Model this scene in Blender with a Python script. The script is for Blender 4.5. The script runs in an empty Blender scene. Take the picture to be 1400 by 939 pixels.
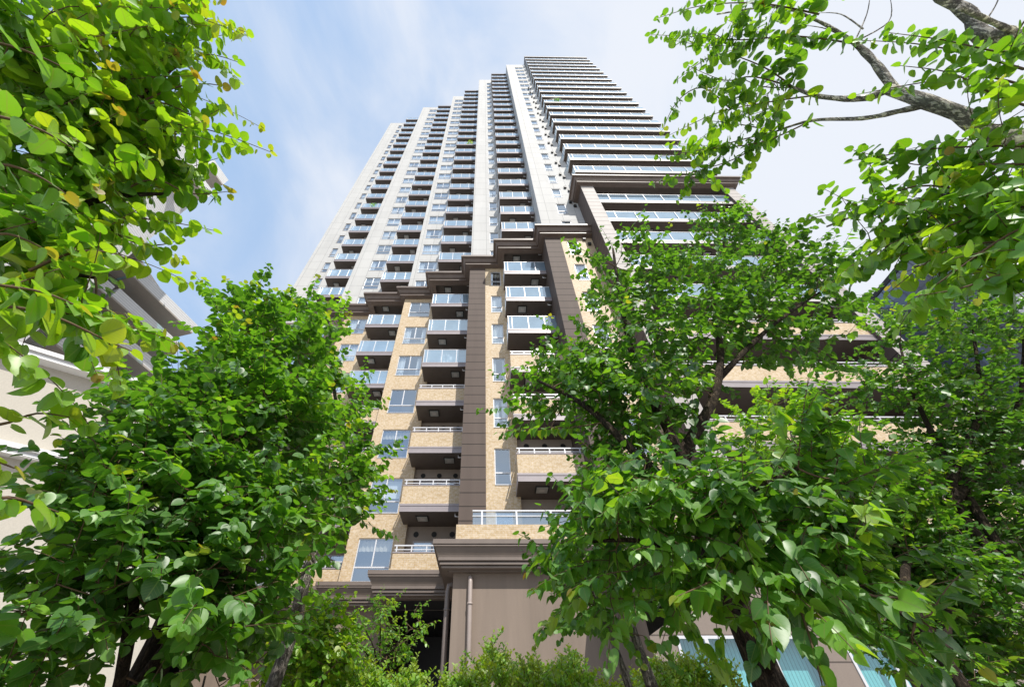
import bpy, math, random
import numpy as np
from mathutils import Vector

random.seed(7)
RNG = np.random.default_rng(11)
S = bpy.context.scene
COL = S.collection

# ------------------------------------------------------------------ camera
PITCH = math.radians(46.6)
FPX, CX, CY = 544.4, 662.0, 469.5          # 14 mm lens, 1400 px wide frame
cam = bpy.data.cameras.new("camera")
cam.lens = 14.0
cam.sensor_width = 36.0
cam.shift_x = (700.0 - CX) / 1400.0
cam.clip_start = 0.05
cam.clip_end = 3000
camo = bpy.data.objects.new("camera", cam)
camo.location = (0, 0, 1.6)
camo.rotation_euler = (math.pi / 2 + PITCH, 0, 0)
COL.objects.link(camo)
S.camera = camo

# ------------------------------------------------------------------ sky, sun, exposure
SUN = Vector((0.226, -0.583, 0.780)).normalized()
SKY_STRENGTH = 0.15
w = bpy.data.worlds.new("World")
S.world = w
w.use_nodes = True
nt = w.node_tree
nt.nodes.clear()
N, L = nt.nodes, nt.links
wo = N.new("ShaderNodeOutputWorld")
bg = N.new("ShaderNodeBackground")
bg.inputs["Strength"].default_value = SKY_STRENGTH
sky = N.new("ShaderNodeTexSky")
sky.sky_type = 'NISHITA'
sky.sun_disc = False
sky.sun_elevation = math.asin(SUN.z)
sky.sun_rotation = math.atan2(SUN.x, SUN.y)
sky.air_density = 1.0
sky.dust_density = 0.6
sky.ozone_density = 2.0
tc = N.new("ShaderNodeTexCoord")
mp = N.new("ShaderNodeMapping")
mp.inputs["Scale"].default_value = (1.5, 1.1, 2.2)
mp.inputs["Location"].default_value = (0.35, 0.1, 0.4)
n1 = N.new("ShaderNodeTexNoise")
n1.inputs["Scale"].default_value = 1.7
n1.inputs["Detail"].default_value = 7
n1.inputs["Roughness"].default_value = 0.55
n1.inputs["Distortion"].default_value = 0.5
sep = N.new("ShaderNodeSeparateXYZ")
veil = N.new("ShaderNodeMath"); veil.operation = 'MULTIPLY_ADD'     # thin cloud veil, thicker towards +X
veil.inputs[1].default_value = 0.42
veil.inputs[2].default_value = 0.29
add = N.new("ShaderNodeMath"); add.operation = 'ADD'
cr = N.new("ShaderNodeMapRange")
cr.interpolation_type = 'SMOOTHSTEP'
cr.inputs[1].default_value = 0.42
cr.inputs[2].default_value = 0.95
cr.inputs[3].default_value = 0.05
cr.inputs[4].default_value = 0.97
hz = N.new("ShaderNodeMix"); hz.data_type = 'RGBA'                     # high thin haze
hz.inputs[0].default_value = 0.62
hz.inputs[7].default_value = (3.0, 4.3, 6.2, 1)
mx = N.new("ShaderNodeMix"); mx.data_type = 'RGBA'
mx.inputs[7].default_value = (4.75, 4.97, 5.4, 1)
L.new(tc.outputs["Generated"], mp.inputs["Vector"])
L.new(mp.outputs[0], n1.inputs["Vector"])
L.new(tc.outputs["Generated"], sep.inputs[0])
L.new(sep.outputs["X"], veil.inputs[0])
L.new(n1.outputs["Fac"], add.inputs[0])
L.new(veil.outputs[0], add.inputs[1])
L.new(add.outputs[0], cr.inputs[0])
L.new(cr.outputs[0], mx.inputs[0])
L.new(sky.outputs[0], hz.inputs[6])
L.new(hz.outputs[2], mx.inputs[6])
L.new(mx.outputs[2], bg.inputs["Color"])
L.new(bg.outputs[0], wo.inputs["Surface"])

sl = bpy.data.lights.new("sun", 'SUN')
sl.energy = 4.3
sl.angle = math.radians(0.5)
sl.color = (1.0, 0.955, 0.88)
so = bpy.data.objects.new("sun", sl)
so.rotation_euler = SUN.to_track_quat('Z', 'Y').to_euler()
so.location = (10, -20, 60)
COL.objects.link(so)

S.view_settings.view_transform = 'Standard'
S.view_settings.look = 'None'
S.view_settings.exposure = 0.28
S.view_settings.gamma = 1.0
S.view_settings.use_curve_mapping = False
S.render.engine = 'CYCLES'
S.cycles.max_bounces = 8
S.cycles.transparent_max_bounces = 12
S.cycles.use_denoising = True

# ------------------------------------------------------------------ materials
def mat(name, color=(.5, .5, .5), rough=.6, metal=0.0, spec=.5):
    m = bpy.data.materials.new(name)
    m.use_nodes = True
    b = m.node_tree.nodes["Principled BSDF"]
    b.inputs["Base Color"].default_value = (*color, 1)
    b.inputs["Roughness"].default_value = rough
    b.inputs["Metallic"].default_value = metal
    b.inputs["Specular IOR Level"].default_value = spec
    return m, m.node_tree, b

def wall_vec(t):
    """object position turned to (x + y, z) so that axis aligned walls get unstretched patterns"""
    c = t.nodes.new("ShaderNodeTexCoord")
    s = t.nodes.new("ShaderNodeSeparateXYZ")
    a = t.nodes.new("ShaderNodeMath"); a.operation = 'ADD'
    o = t.nodes.new("ShaderNodeCombineXYZ")
    t.links.new(c.outputs["Object"], s.inputs[0])
    t.links.new(s.outputs[0], a.inputs[0]); t.links.new(s.outputs[1], a.inputs[1])
    t.links.new(a.outputs[0], o.inputs[0]); t.links.new(s.outputs[2], o.inputs[1])
    return c, o

def noise(t, scale, detail=4, rough=.5, vec=None):
    n = t.nodes.new("ShaderNodeTexNoise")
    n.inputs["Scale"].default_value = scale
    n.inputs["Detail"].default_value = detail
    n.inputs["Roughness"].default_value = rough
    if vec: t.links.new(vec, n.inputs["Vector"])
    return n

def ramp(t, fac, stops):
    r = t.nodes.new("ShaderNodeValToRGB")
    while len(r.color_ramp.elements) < len(stops): r.color_ramp.elements.new(0.5)
    for e, (p, c) in zip(r.color_ramp.elements, stops):
        e.position = p; e.color = (*c, 1)
    t.links.new(fac, r.inputs[0])
    return r

def mixc(t, fac, a, b, mode='MIX'):
    m = t.nodes.new("ShaderNodeMix"); m.data_type = 'RGBA'; m.blend_type = mode
    for s, v in ((0, fac), (6, a), (7, b)):
        if hasattr(v, 'default_value') or isinstance(v, bpy.types.NodeSocket): t.links.new(v, m.inputs[s])
        elif isinstance(v, tuple): m.inputs[s].default_value = (*v, 1)
        else: m.inputs[s].default_value = v
    return m.outputs[2]

def bump(t, b, h, strength, dist=.02):
    n = t.nodes.new("ShaderNodeBump")
    n.inputs["Strength"].default_value = strength
    n.inputs["Distance"].default_value = dist
    t.links.new(h, n.inputs["Height"]); t.links.new(n.outputs[0], b.inputs["Normal"])

def brick(t, vec, bw, rh, mortar, c1, c2, cm, offset=.5, bias=0.0):
    k = t.nodes.new("ShaderNodeTexBrick")
    k.offset = offset
    k.inputs["Scale"].default_value = 1.0
    k.inputs["Brick Width"].default_value = bw
    k.inputs["Row Height"].default_value = rh
    k.inputs["Mortar Size"].default_value = mortar
    k.inputs["Mortar Smooth"].default_value = 0.1
    k.inputs["Bias"].default_value = bias
    k.inputs["Color1"].default_value = (*c1, 1)
    k.inputs["Color2"].default_value = (*c2, 1)
    k.inputs["Mortar"].default_value = (*cm, 1)
    t.links.new(vec, k.inputs["Vector"])
    return k

def M_panelled(name, base, bw, rh, mortar, cm, var=.06, rough=.55, streak=.12, offset=0.0):
    m, t, b = mat(name, base, rough, 0.0, .25)
    c, v = wall_vec(t)
    d = tuple(x * (1 - var) for x in base)
    k = brick(t, v.outputs[0], bw, rh, mortar, base, d, cm, offset)
    mp_ = t.nodes.new("ShaderNodeMapping"); mp_.inputs["Scale"].default_value = (1.3, 1.3, .12)
    t.links.new(c.outputs["Object"], mp_.inputs[0])
    n = noise(t, 1.6, 6, .6, mp_.outputs[0])
    r = ramp(t, n.outputs[0], [(.3, (1 - streak,) * 3), (.7, (1.0,) * 3)])
    n2 = noise(t, 40, 3, .6, c.outputs["Object"])
    r2 = ramp(t, n2.outputs[0], [(.3, (.93,) * 3), (.7, (1.03,) * 3)])
    o = mixc(t, 1.0, k.outputs["Color"], r.outputs[0], 'MULTIPLY')
    o = mixc(t, 1.0, o, r2.outputs[0], 'MULTIPLY')
    t.links.new(o, b.inputs["Base Color"])
    inv = t.nodes.new("ShaderNodeMath"); inv.operation = 'SUBTRACT'; inv.inputs[0].default_value = 1
    t.links.new(k.outputs["Fac"], inv.inputs[1])
    bump(t, b, inv.outputs[0], .5, .02)
    return m

WHITE = M_panelled("white_tile_cladding", (.555, .55, .535), 1.15, 1.55, .018, (.36, .36, .355), .06, .7, .10)
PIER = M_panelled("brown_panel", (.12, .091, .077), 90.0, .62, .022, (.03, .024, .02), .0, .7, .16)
PIER_SUNLIT = M_panelled("sunlit_brown_panel", (.44, .405, .38), 90.0, .62, .022, (.12, .10, .09), .0, .6, .12)  # brown panel painted paler to stand in for sun reflected off it
BASEW = M_panelled("brown_render", (.265, .21, .170), 4.2, 9.0, .0, (.2, .16, .14), .05, .8, .22)
BASEP = M_panelled("brown_base_panel", (.27, .22, .188), 2.6, .57, .018, (.10, .08, .07), .06, .6, .14)

def M_brick():
    m, t, b = mat("tan_brick_tile", (.55, .42, .26), .6)
    c, v = wall_vec(t)
    k = brick(t, v.outputs[0], .20, .07, .009, (.525, .40, .245), (.60, .49, .35), (.59, .53, .445), .5)
    n = noise(t, 1.5, 5, .7, c.outputs["Object"])
    r = ramp(t, n.outputs[0], [(.25, (.84, .80, .74)), (.75, (1.06, 1.05, 1.04))])
    n2 = noise(t, 8, 3, .7, v.outputs[0])
    r2 = ramp(t, n2.outputs[0], [(.38, (.86, .78, .62)), (.60, (1.05, 1.05, 1.06))])
    o = mixc(t, 1.0, k.outputs["Color"], r.outputs[0], 'MULTIPLY')
    o = mixc(t, 1.0, o, r2.outputs[0], 'MULTIPLY')
    t.links.new(o, b.inputs["Base Color"])
    inv = t.nodes.new("ShaderNodeMath"); inv.operation = 'SUBTRACT'; inv.inputs[0].default_value = 1
    t.links.new(k.outputs["Fac"], inv.inputs[1])
    bump(t, b, inv.outputs[0], .5, .006)
    return m
BRICK = M_brick()

def M_simple(name, color, rough=.5, metal=0., scale=3., var=.12, bmp=0.0, spec=.5):
    m, t, b = mat(name, color, rough, metal, spec)
    c = t.nodes.new("ShaderNodeTexCoord")
    n = noise(t, scale, 5, .6, c.outputs["Object"])
    r = ramp(t, n.outputs[0], [(.25, tuple(x * (1 - var) for x in color)), (.75, tuple(min(1, x * (1 + var)) for x in color))])
    t.links.new(r.outputs[0], b.inputs["Base Color"])
    if bmp: bump(t, b, n.outputs[0], bmp, .02)
    return m

CORN = M_simple("brown_cornice_metal", (.155, .118, .100), .42, .0, 2, .15)
CORNB = M_simple("brown_base_cornice", (.165, .130, .110), .5, .0, 2, .12)
FASC = M_simple("mauve_grey_fascia", (.30, .265, .275), .4, .1, 3, .08)
FASCL = M_simple("pale_fascia", (.52, .49, .47), .4, .1, 3, .06)
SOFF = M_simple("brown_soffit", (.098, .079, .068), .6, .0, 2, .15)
RECW = M_simple("grey_brown_back_wall", (.30, .25, .21), .7, .0, 2, .08)
FRAMEW = M_simple("silver_frame", (.66, .66, .68), .35, .2, 5, .05)
FRAMEG = M_simple("bronze_grey_frame", (.36, .33, .33), .4, .2, 5, .05)
DARK = M_simple("opening_shade", (.03, .03, .034), .5, .0, 5, .1)  # near-black colour stands in for the shade inside rooms and recess
BLACK = M_simple("black_metal", (.018, .018, .018), .5, .2, 5, .1)
HATCH = M_simple("hatch_steel", (.42, .42, .40), .4, .3, 8, .1)
CURTB = M_simple("beige_blind", (.62, .56, .46), .8, .0, 6, .06)
CURT = M_simple("white_curtain", (.75, .76, .76), .9, .0, 6, .06)
PIPE = M_simple("brown_pipe", (.20, .165, .15), .4, .0, 6, .06)
PIPEG = M_simple("light_brown_pipe", (.36, .30, .27), .4, .0, 6, .06)
CREAM = M_simple("cream_stucco", (.47, .435, .375), .9, .0, 25, .07, .25)
SIDING = M_panelled("white_siding", (.82, .82, .82), 60.0, .24, .018, (.52, .52, .53), .03, .5, .05)
GREYSOF = M_simple("taupe_soffit", (.44, .395, .355), .8, .0, 3, .06)
SLATW = M_panelled("slatted_wall", (.55, .53, .50), 9.0, .12, .02, (.2, .19, .18), .05, .6, .05)

def facing(t, a, b, p):
    lw = t.nodes.new("ShaderNodeLayerWeight"); lw.inputs[0].default_value = .5
    pw = t.nodes.new("ShaderNodeMath"); pw.operation = 'POWER'; pw.inputs[1].default_value = p
    ma = t.nodes.new("ShaderNodeMath"); ma.operation = 'MULTIPLY_ADD'; ma.inputs[1].default_value = b; ma.inputs[2].default_value = a
    t.links.new(lw.outputs["Facing"], pw.inputs[0]); t.links.new(pw.outputs[0], ma.inputs[0])
    return ma

def M_railglass(name="balcony_glass", tint=(.50, .72, .92), tr=.38):
    m, t, b = mat(name)
    t.nodes.remove(b)
    out = t.nodes["Material Output"]
    c = t.nodes.new("ShaderNodeTexCoord")
    n = noise(t, .9, 2, .5, c.outputs["Object"])
    r = ramp(t, n.outputs[0], [(.35, tuple(x * .8 for x in tint)), (.65, tint)])
    d = t.nodes.new("ShaderNodeBsdfDiffuse"); t.links.new(r.outputs[0], d.inputs[0])
    tl = t.nodes.new("ShaderNodeBsdfTranslucent"); t.links.new(r.outputs[0], tl.inputs[0])
    tp = t.nodes.new("ShaderNodeBsdfTransparent"); tp.inputs[0].default_value = (.82, .9, .95, 1)
    gl = t.nodes.new("ShaderNodeBsdfGlossy"); gl.inputs["Roughness"].default_value = .03; gl.inputs[0].default_value = (.76, .90, 1, 1)
    fr = facing(t, .34, .6, 3)
    m0 = t.nodes.new("ShaderNodeMixShader"); m0.inputs[0].default_value = .35
    m1 = t.nodes.new("ShaderNodeMixShader"); m1.inputs[0].default_value = tr
    m2 = t.nodes.new("ShaderNodeMixShader")
    t.links.new(d.outputs[0], m0.inputs[1]); t.links.new(tl.outputs[0], m0.inputs[2])
    t.links.new(m0.outputs[0], m1.inputs[1]); t.links.new(tp.outputs[0], m1.inputs[2])
    t.links.new(fr.outputs[0], m2.inputs[0])
    t.links.new(m1.outputs[0], m2.inputs[1]); t.links.new(gl.outputs[0], m2.inputs[2])
    t.links.new(m2.outputs[0], out.inputs[0])
    return m
RGLASS = M_railglass()
RGLASSC = M_railglass("terrace_glass", (.5, .6, .66), .80)

def M_pane(name, tint, ior, tr=1.0, rough=0.015):
    m, t, b = mat(name)
    t.nodes.remove(b)
    out = t.nodes["Material Output"]
    tp = t.nodes.new("ShaderNodeBsdfTransparent"); tp.inputs[0].default_value = (*tint, 1)
    gl = t.nodes.new("ShaderNodeBsdfGlossy"); gl.inputs["Roughness"].default_value = rough
    gl.inputs[0].default_value = (.80, .91, 1, 1)
    fr = facing(t, ior, .6, 3)
    m2 = t.nodes.new("ShaderNodeMixShader")
    c = t.nodes.new("ShaderNodeTexCoord")
    n = noise(t, 1.2, 2, .5, c.outputs["Object"])
    bp = t.nodes.new("ShaderNodeBump"); bp.inputs["Strength"].default_value = .05; bp.inputs["Distance"].default_value = .02
    t.links.new(n.outputs[0], bp.inputs["Height"]); t.links.new(bp.outputs[0], gl.inputs["Normal"])
    t.links.new(fr.outputs[0], m2.inputs[0])
    t.links.new(tp.outputs[0], m2.inputs[1]); t.links.new(gl.outputs[0], m2.inputs[2])
    t.links.new(m2.outputs[0], out.inputs[0])
    return m
PANE = M_pane("window_pane", (.88, .94, .98), .40)
PANET = M_pane("teal_window_pane", (.50, .84, .86), .16)

def M_office(name, base, refl):
    m, t, b = mat(name, base, .06, 0., refl)
    c, v = wall_vec(t)
    k = brick(t, v.outputs[0], 1.5, 3.6, .09, base, tuple(x * .75 for x in base), (.05, .06, .08), 0.0)
    t.links.new(k.outputs["Color"], b.inputs["Base Color"])
    r = ramp(t, k.outputs["Fac"], [(0, (.05,) * 3), (1, (.5,) * 3)])
    t.links.new(r.outputs[0], b.inputs["Roughness"])
    return m
OFFICE = M_office("office_glass", (.16, .21, .30), 1.0)
OFFICEP = M_office("pale_office_glass", (.42, .47, .54), .8)
OFFICED = M_office("dark_shaded_office_glass", (.11, .14, .19), .8)  # darker glass, also used as painted shade on the front block

def M_bark(name, a, b_, sc=9.):
    m, t, b = mat(name, a, .9, 0, .2)
    c = t.nodes.new("ShaderNodeTexCoord")
    mp_ = t.nodes.new("ShaderNodeMapping"); mp_.inputs["Scale"].default_value = (1, 1, .22)
    t.links.new(c.outputs["Object"], mp_.inputs[0])
    n = noise(t, sc * 4, 10, .75, mp_.outputs[0])
    vo = t.nodes.new("ShaderNodeTexVoronoi"); vo.feature = 'DISTANCE_TO_EDGE'; vo.inputs["Scale"].default_value = sc * 5
    wv = t.nodes.new("ShaderNodeMix"); wv.data_type = 'VECTOR'; wv.inputs[0].default_value = .12
    t.links.new(mp_.outputs[0], wv.inputs[4]); t.links.new(n.outputs["Color"], wv.inputs[5])
    t.links.new(wv.outputs[1], vo.inputs["Vector"])
    ck = ramp(t, vo.outputs["Distance"], [(.0, (.25,) * 3), (.16, (1.0,) * 3)])
    r = ramp(t, n.outputs[0], [(.32, b_), (.55, a), (.75, tuple(x * 1.5 for x in a))])
    n3 = noise(t, 5, 4, .6, c.outputs["Object"])
    r3 = ramp(t, n3.outputs[0], [(.55, (1, 1, 1)), (.64, (1.7, 1.75, 1.5))])
    o = mixc(t, 1.0, r.outputs[0], r3.outputs[0], 'MULTIPLY')
    o = mixc(t, .8, o, ck.outputs[0], 'MULTIPLY')
    t.links.new(o, b.inputs["Base Color"])
    ad = t.nodes.new("ShaderNodeMath"); ad.operation = 'ADD'
    t.links.new(n.outputs[0], ad.inputs[0]); t.links.new(ck.outputs[0], ad.inputs[1])
    bump(t, b, ad.outputs[0], 1.0, .012)
    return m
BARKP = M_bark("pale_bark", (.62, .575, .51), (.28, .25, .21), 6.)
BARKD = M_bark("dark_bark", (.085, .062, .045), (.028, .02, .015))
BARKG = M_bark("grey_bark", (.34, .305, .265), (.10, .085, .07))
TWIG = M_simple("twig_bark", (.11, .065, .035), .8, 0, 20, .3)

def M_leaf(name, stops, trans=1.55, gloss=1.0):
    m, t, b = mat(name)
    t.nodes.remove(b)
    out = t.nodes["Material Output"]
    at = t.nodes.new("ShaderNodeAttribute"); at.attribute_name = "tone"
    r = ramp(t, at.outputs["Fac"], stops)
    uv = t.nodes.new("ShaderNodeUVMap"); uv.uv_map = "UVMap"
    sp = t.nodes.new("ShaderNodeSeparateXYZ"); t.links.new(uv.outputs[0], sp.inputs[0])
    # pale midrib and side veins
    av = t.nodes.new("ShaderNodeMath"); av.operation = 'ABSOLUTE'; t.links.new(sp.outputs[1], av.inputs[0])
    mr = t.nodes.new("ShaderNodeMapRange"); mr.inputs[1].default_value = .012; mr.inputs[2].default_value = .04
    mr.inputs[3].default_value = .7; mr.inputs[4].default_value = 0
    t.links.new(av.outputs[0], mr.inputs[0])
    sv = t.nodes.new("ShaderNodeMath"); sv.operation = 'MULTIPLY_ADD'; sv.inputs[1].default_value = -.9
    t.links.new(av.outputs[0], sv.inputs[0]); t.links.new(sp.outputs[0], sv.inputs[2])
    s2 = t.nodes.new("ShaderNodeMath"); s2.operation = 'MULTIPLY'; s2.inputs[1].default_value = 38
    t.links.new(sv.outputs[0], s2.inputs[0])
    s3 = t.nodes.new("ShaderNodeMath"); s3.operation = 'SINE'; t.links.new(s2.outputs[0], s3.inputs[0])
    s4 = t.nodes.new("ShaderNodeMapRange"); s4.inputs[1].default_value = .75; s4.inputs[2].default_value = 1
    s4.inputs[3].default_value = 0; s4.inputs[4].default_value = .32
    t.links.new(s3.outputs[0], s4.inputs[0])
    sm = t.nodes.new("ShaderNodeMath"); sm.operation = 'MAXIMUM'
    t.links.new(mr.outputs[0], sm.inputs[0]); t.links.new(s4.outputs[0], sm.inputs[1])
    col = mixc(t, sm.outputs[0], r.outputs[0], (.17, .26, .06))
    d = t.nodes.new("ShaderNodeBsdfDiffuse"); t.links.new(col, d.inputs[0])
    tcn = mixc(t, 1.0, col, (trans * 1.4, trans * 1.25, trans * .4), 'MULTIPLY')
    tl = t.nodes.new("ShaderNodeBsdfTranslucent"); t.links.new(tcn, tl.inputs[0])
    m1 = t.nodes.new("ShaderNodeMixShader"); m1.inputs[0].default_value = .48
    t.links.new(d.outputs[0], m1.inputs[1]); t.links.new(tl.outputs[0], m1.inputs[2])
    gl = t.nodes.new("ShaderNodeBsdfGlossy"); gl.inputs["Roughness"].default_value = .43
    fr = facing(t, .05, .22, 2.5)
    fm = t.nodes.new("ShaderNodeMath"); fm.operation = 'MULTIPLY'; fm.inputs[1].default_value = gloss
    t.links.new(fr.outputs[0], fm.inputs[0])
    m2 = t.nodes.new("ShaderNodeMixShader")
    t.links.new(fm.outputs[0], m2.inputs[0]); t.links.new(m1.outputs[0], m2.inputs[1]); t.links.new(gl.outputs[0], m2.inputs[2])
    t.links.new(m2.outputs[0], out.inputs[0])
    return m
LEAF = M_leaf("green_leaf", [(0, (.036, .125, .014)), (.45, (.092, .26, .022)), (.8, (.21, .42, .03)), (.93, (.26, .34, .03)), (1, (.24, .15, .04))])
LEAFY = M_leaf("bright_leaf", [(0, (.06, .18, .012)), (.45, (.14, .33, .018)), (.8, (.27, .45, .024)), (.93, (.28, .31, .03)), (1, (.27, .17, .045))])
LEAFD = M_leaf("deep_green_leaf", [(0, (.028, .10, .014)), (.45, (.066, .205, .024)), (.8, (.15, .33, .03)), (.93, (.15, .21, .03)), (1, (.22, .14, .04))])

# ------------------------------------------------------------------ mesh helpers
class MB:
    def __init__(self, xf=None):
        self.v, self.f, self.m, self.mats, self.smooth = [], [], [], [], []
        self.xf = xf
    def mi(self, m):
        if m not in self.mats: self.mats.append(m)
        return self.mats.index(m)
    def face(self, pts, m, sm=False):
        i = len(self.v)
        self.v += [tuple(p) for p in pts]
        self.f.append(tuple(range(i, i + len(pts)))); self.m.append(self.mi(m)); self.smooth.append(sm)
    def box(self, x0, x1, y0, y1, z0, z1, m, skip=()):
        i = len(self.v)
        self.v += [(x0, y0, z0), (x1, y0, z0), (x1, y1, z0), (x0, y1, z0), (x0, y0, z1), (x1, y0, z1), (x1, y1, z1), (x0, y1, z1)]
        for nm, q in (('b', (0, 3, 2, 1)), ('t', (4, 5, 6, 7)), ('f', (0, 1, 5, 4)), ('k', (2, 3, 7, 6)), ('l', (3, 0, 4, 7)), ('r', (1, 2, 6, 5))):
            if nm in skip: continue
            mm = m[nm] if isinstance(m, dict) and nm in m else (m['*'] if isinstance(m, dict) else m)
            self.f.append(tuple(i + a for a in q)); self.m.append(self.mi(mm)); self.smooth.append(False)
    def obox(self, c, ax, ay, az, m):
        """box from corner c with edge vectors"""
        c, ax, ay, az = (Vector(q) for q in (c, ax, ay, az))
        i = len(self.v)
        for p in (c, c + ax, c + ax + ay, c + ay): self.v.append(tuple(p))
        for p in (c, c + ax, c + ax + ay, c + ay): self.v.append(tuple(p + az))
        for q in ((0, 3, 2, 1), (4, 5, 6, 7), (0, 1, 5, 4), (2, 3, 7, 6), (3, 0, 4, 7), (1, 2, 6, 5)):
            self.f.append(tuple(i + a for a in q)); self.m.append(self.mi(m)); self.smooth.append(False)
    def tube(self, pts, rad, m, n=6, cap=True):
        pts = [Vector(p) for p in pts]
        i0 = len(self.v); ref = None
        for k, p in enumerate(pts):
            t = (pts[min(k + 1, len(pts) - 1)] - pts[max(k - 1, 0)])
            if t.length < 1e-9: t = Vector((0, 0, 1))
            t.normalize()
            if ref is None:
                ref = t.orthogonal().normalized()
            ref = (ref - t * ref.dot(t))
            if ref.length < 1e-6: ref = t.orthogonal()
            ref.normalize()
            b = t.cross(ref)
            r = rad[k] if isinstance(rad, (list, tuple)) else rad
            for a in range(n):
                an = 2 * math.pi * a / n
                self.v.append(tuple(p + ref * (r * math.cos(an)) + b * (r * math.sin(an))))
        mi = self.mi(m)
        for k in range(len(pts) - 1):
            for a in range(n):
                q = (i0 + k * n + a, i0 + k * n + (a + 1) % n, i0 + (k + 1) * n + (a + 1) % n, i0 + (k + 1) * n + a)
                self.f.append(q); self.m.append(mi); self.smooth.append(True)
        if cap:
            self.f.append(tuple(i0 + a for a in reversed(range(n)))); self.m.append(mi); self.smooth.append(False)
            e = i0 + (len(pts) - 1) * n
            self.f.append(tuple(e + a for a in range(n))); self.m.append(mi); self.smooth.append(False)
    def disc(self, c, r, m, n=14, th=.03):
        """vent disc on a wall facing -y"""
        self.tube([(c[0], c[1], c[2]), (c[0], c[1] - th, c[2])], r, m, n)
    def mesh(self, name):
        me = bpy.data.meshes.new(name)
        v = self.v if self.xf is None else [self.xf(p) for p in self.v]
        me.from_pydata(v, [], self.f)
        for m in self.mats: me.materials.append(m)
        me.polygons.foreach_set("material_index", self.m)
        me.polygons.foreach_set("use_smooth", self.smooth)
        me.update()
        return me
    def build(self, name, parent=None, loc=(0, 0, 0)):
        return link(name, self.mesh(name), parent, loc)
    def add(self, other, off=(0, 0, 0)):
        i = len(self.v)
        self.v += [(p[0] + off[0], p[1] + off[1], p[2] + off[2]) for p in other.v]
        remap = [self.mi(m) for m in other.mats]
        self.f += [tuple(i + a for a in q) for q in other.f]
        self.m += [remap[a] for a in other.m]
        self.smooth += other.smooth

def link(name, me, parent=None, loc=(0, 0, 0)):
    o = bpy.data.objects.new(name, me)
    COL.objects.link(o)
    o.location = loc
    if parent: o.parent = parent
    return o

def thing(name, label, cat, loc=(0, 0, 0), group=None):
    o = bpy.data.objects.new(name, None)
    COL.objects.link(o)
    o.location = loc
    o["label"] = label; o["category"] = cat
    if group: o["group"] = group
    return o

def struct(o):
    o["kind"] = "structure"; return o

# ------------------------------------------------------------------ ground
g = MB()
PAVE = M_panelled("paving", (.42, .40, .38), .4, .4, .01, (.2, .19, .18), .12, .8, .1)
ms, ts, bs = mat("soil", (.09, .065, .045), .95)
_c = ts.nodes.new("ShaderNodeTexCoord"); _n = noise(ts, 14, 8, .7, _c.outputs["Object"])
_r = ramp(ts, _n.outputs[0], [(.3, (.05, .035, .025)), (.7, (.13, .10, .07))]); ts.links.new(_r.outputs[0], bs.inputs[0]); bump(ts, bs, _n.outputs[0], .8, .05)
ASPH = M_simple("pale_bounce_concrete", (.28, .27, .25), .9, 0, 30, .25, .3)  # unseen ground made pale to bounce light up onto soffits and leaves
g.face([(-900, -900, 0), (900, -900, 0), (900, 900, 0), (-900, 900, 0)], ASPH)
struct(g.build("ground"))
g = MB(); g.box(-30, 30, -4.5, 0.9, -.1, .14, PAVE); struct(g.build("pavement"))
g = MB(); g.box(-30, 30, 0.92, 6.4, -.1, .18, ms); struct(g.build("planting_bed"))

# ------------------------------------------------------------------ APARTMENT TOWER
tower = thing("apartment_tower", "tall stepped apartment tower in white tile, tan brick and brown panels, stacked with balconies", "apartment tower", (0, 20, 0))
OFF = (0, -20, 0)
def part(mb, name, parent=None):
    """link a part under the tower, mesh given in world coordinates"""
    return mb.build(name, parent or tower, OFF if parent is None else (0, 0, 0))

H = 3.1
def zb(k): return 9.75 + H * k
Z_POD = 28.45                      # podium cornice level: brick below, white tile above
Z_BASE = 6.2
def shear(p): return (p[0], p[1] + .012 * max(0.0, p[0] - 7.85), p[2])   # the right wing stands slightly askew

WALLS = [   # name, x0, x1, y, ztop, window x0, x1, pier x0, x1, y of the wall to the left, y behind its right end
    ("A", -19.75, -15.52, 24.0, 94.6, -17.75, -17.10, None, None, 45.0, 24.3),
    ("B", -13.00, -9.20, 21.8, 97.7, -11.40, -9.93, -13.0, -11.9, 24.3, 22.1),
    ("C", -6.55, -3.80, 20.0, 98.9, -6.02, -4.36, None, None, 22.1, 20.3),
    ("D", -1.07, 1.62, 17.06, 98.9, .49, 1.24, -1.07, .08, 20.3, 17.36),
    ("E", 4.43, 8.25, 14.45, 98.7, 6.0, 6.78, 4.43, 5.53, 17.36, 15.5),
]
windows = []     # (type, x0, y, z)
def facade(mb, x0, x1, y, z0, z1, holes, m, depth=.14):
    zs = z0
    for hx0, hx1, hz0, hz1 in sorted(holes, key=lambda h: h[2]):
        mb.face([(x0, y, zs), (x1, y, zs), (x1, y, hz0), (x0, y, hz0)], m)
        mb.face([(x0, y, hz0), (hx0, y, hz0), (hx0, y, hz1), (x0, y, hz1)], m)
        mb.face([(hx1, y, hz0), (x1, y, hz0), (x1, y, hz1), (hx1, y, hz1)], m)
        d = y + depth
        mb.face([(hx0, y, hz0), (hx1, y, hz0), (hx1, d, hz0), (hx0, d, hz0)], m)
        mb.face([(hx0, y, hz1), (hx0, d, hz1), (hx1, d, hz1), (hx1, y, hz1)], m)
        mb.face([(hx0, y, hz0), (hx0, d, hz0), (hx0, d, hz1), (hx0, y, hz1)], m)
        mb.face([(hx1, y, hz0), (hx1, y, hz1), (hx1, d, hz1), (hx1, d, hz0)], m)
        zs = hz1
    mb.face([(x0, y, zs), (x1, y, zs), (x1, y, z1), (x0, y, z1)], m)

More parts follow.
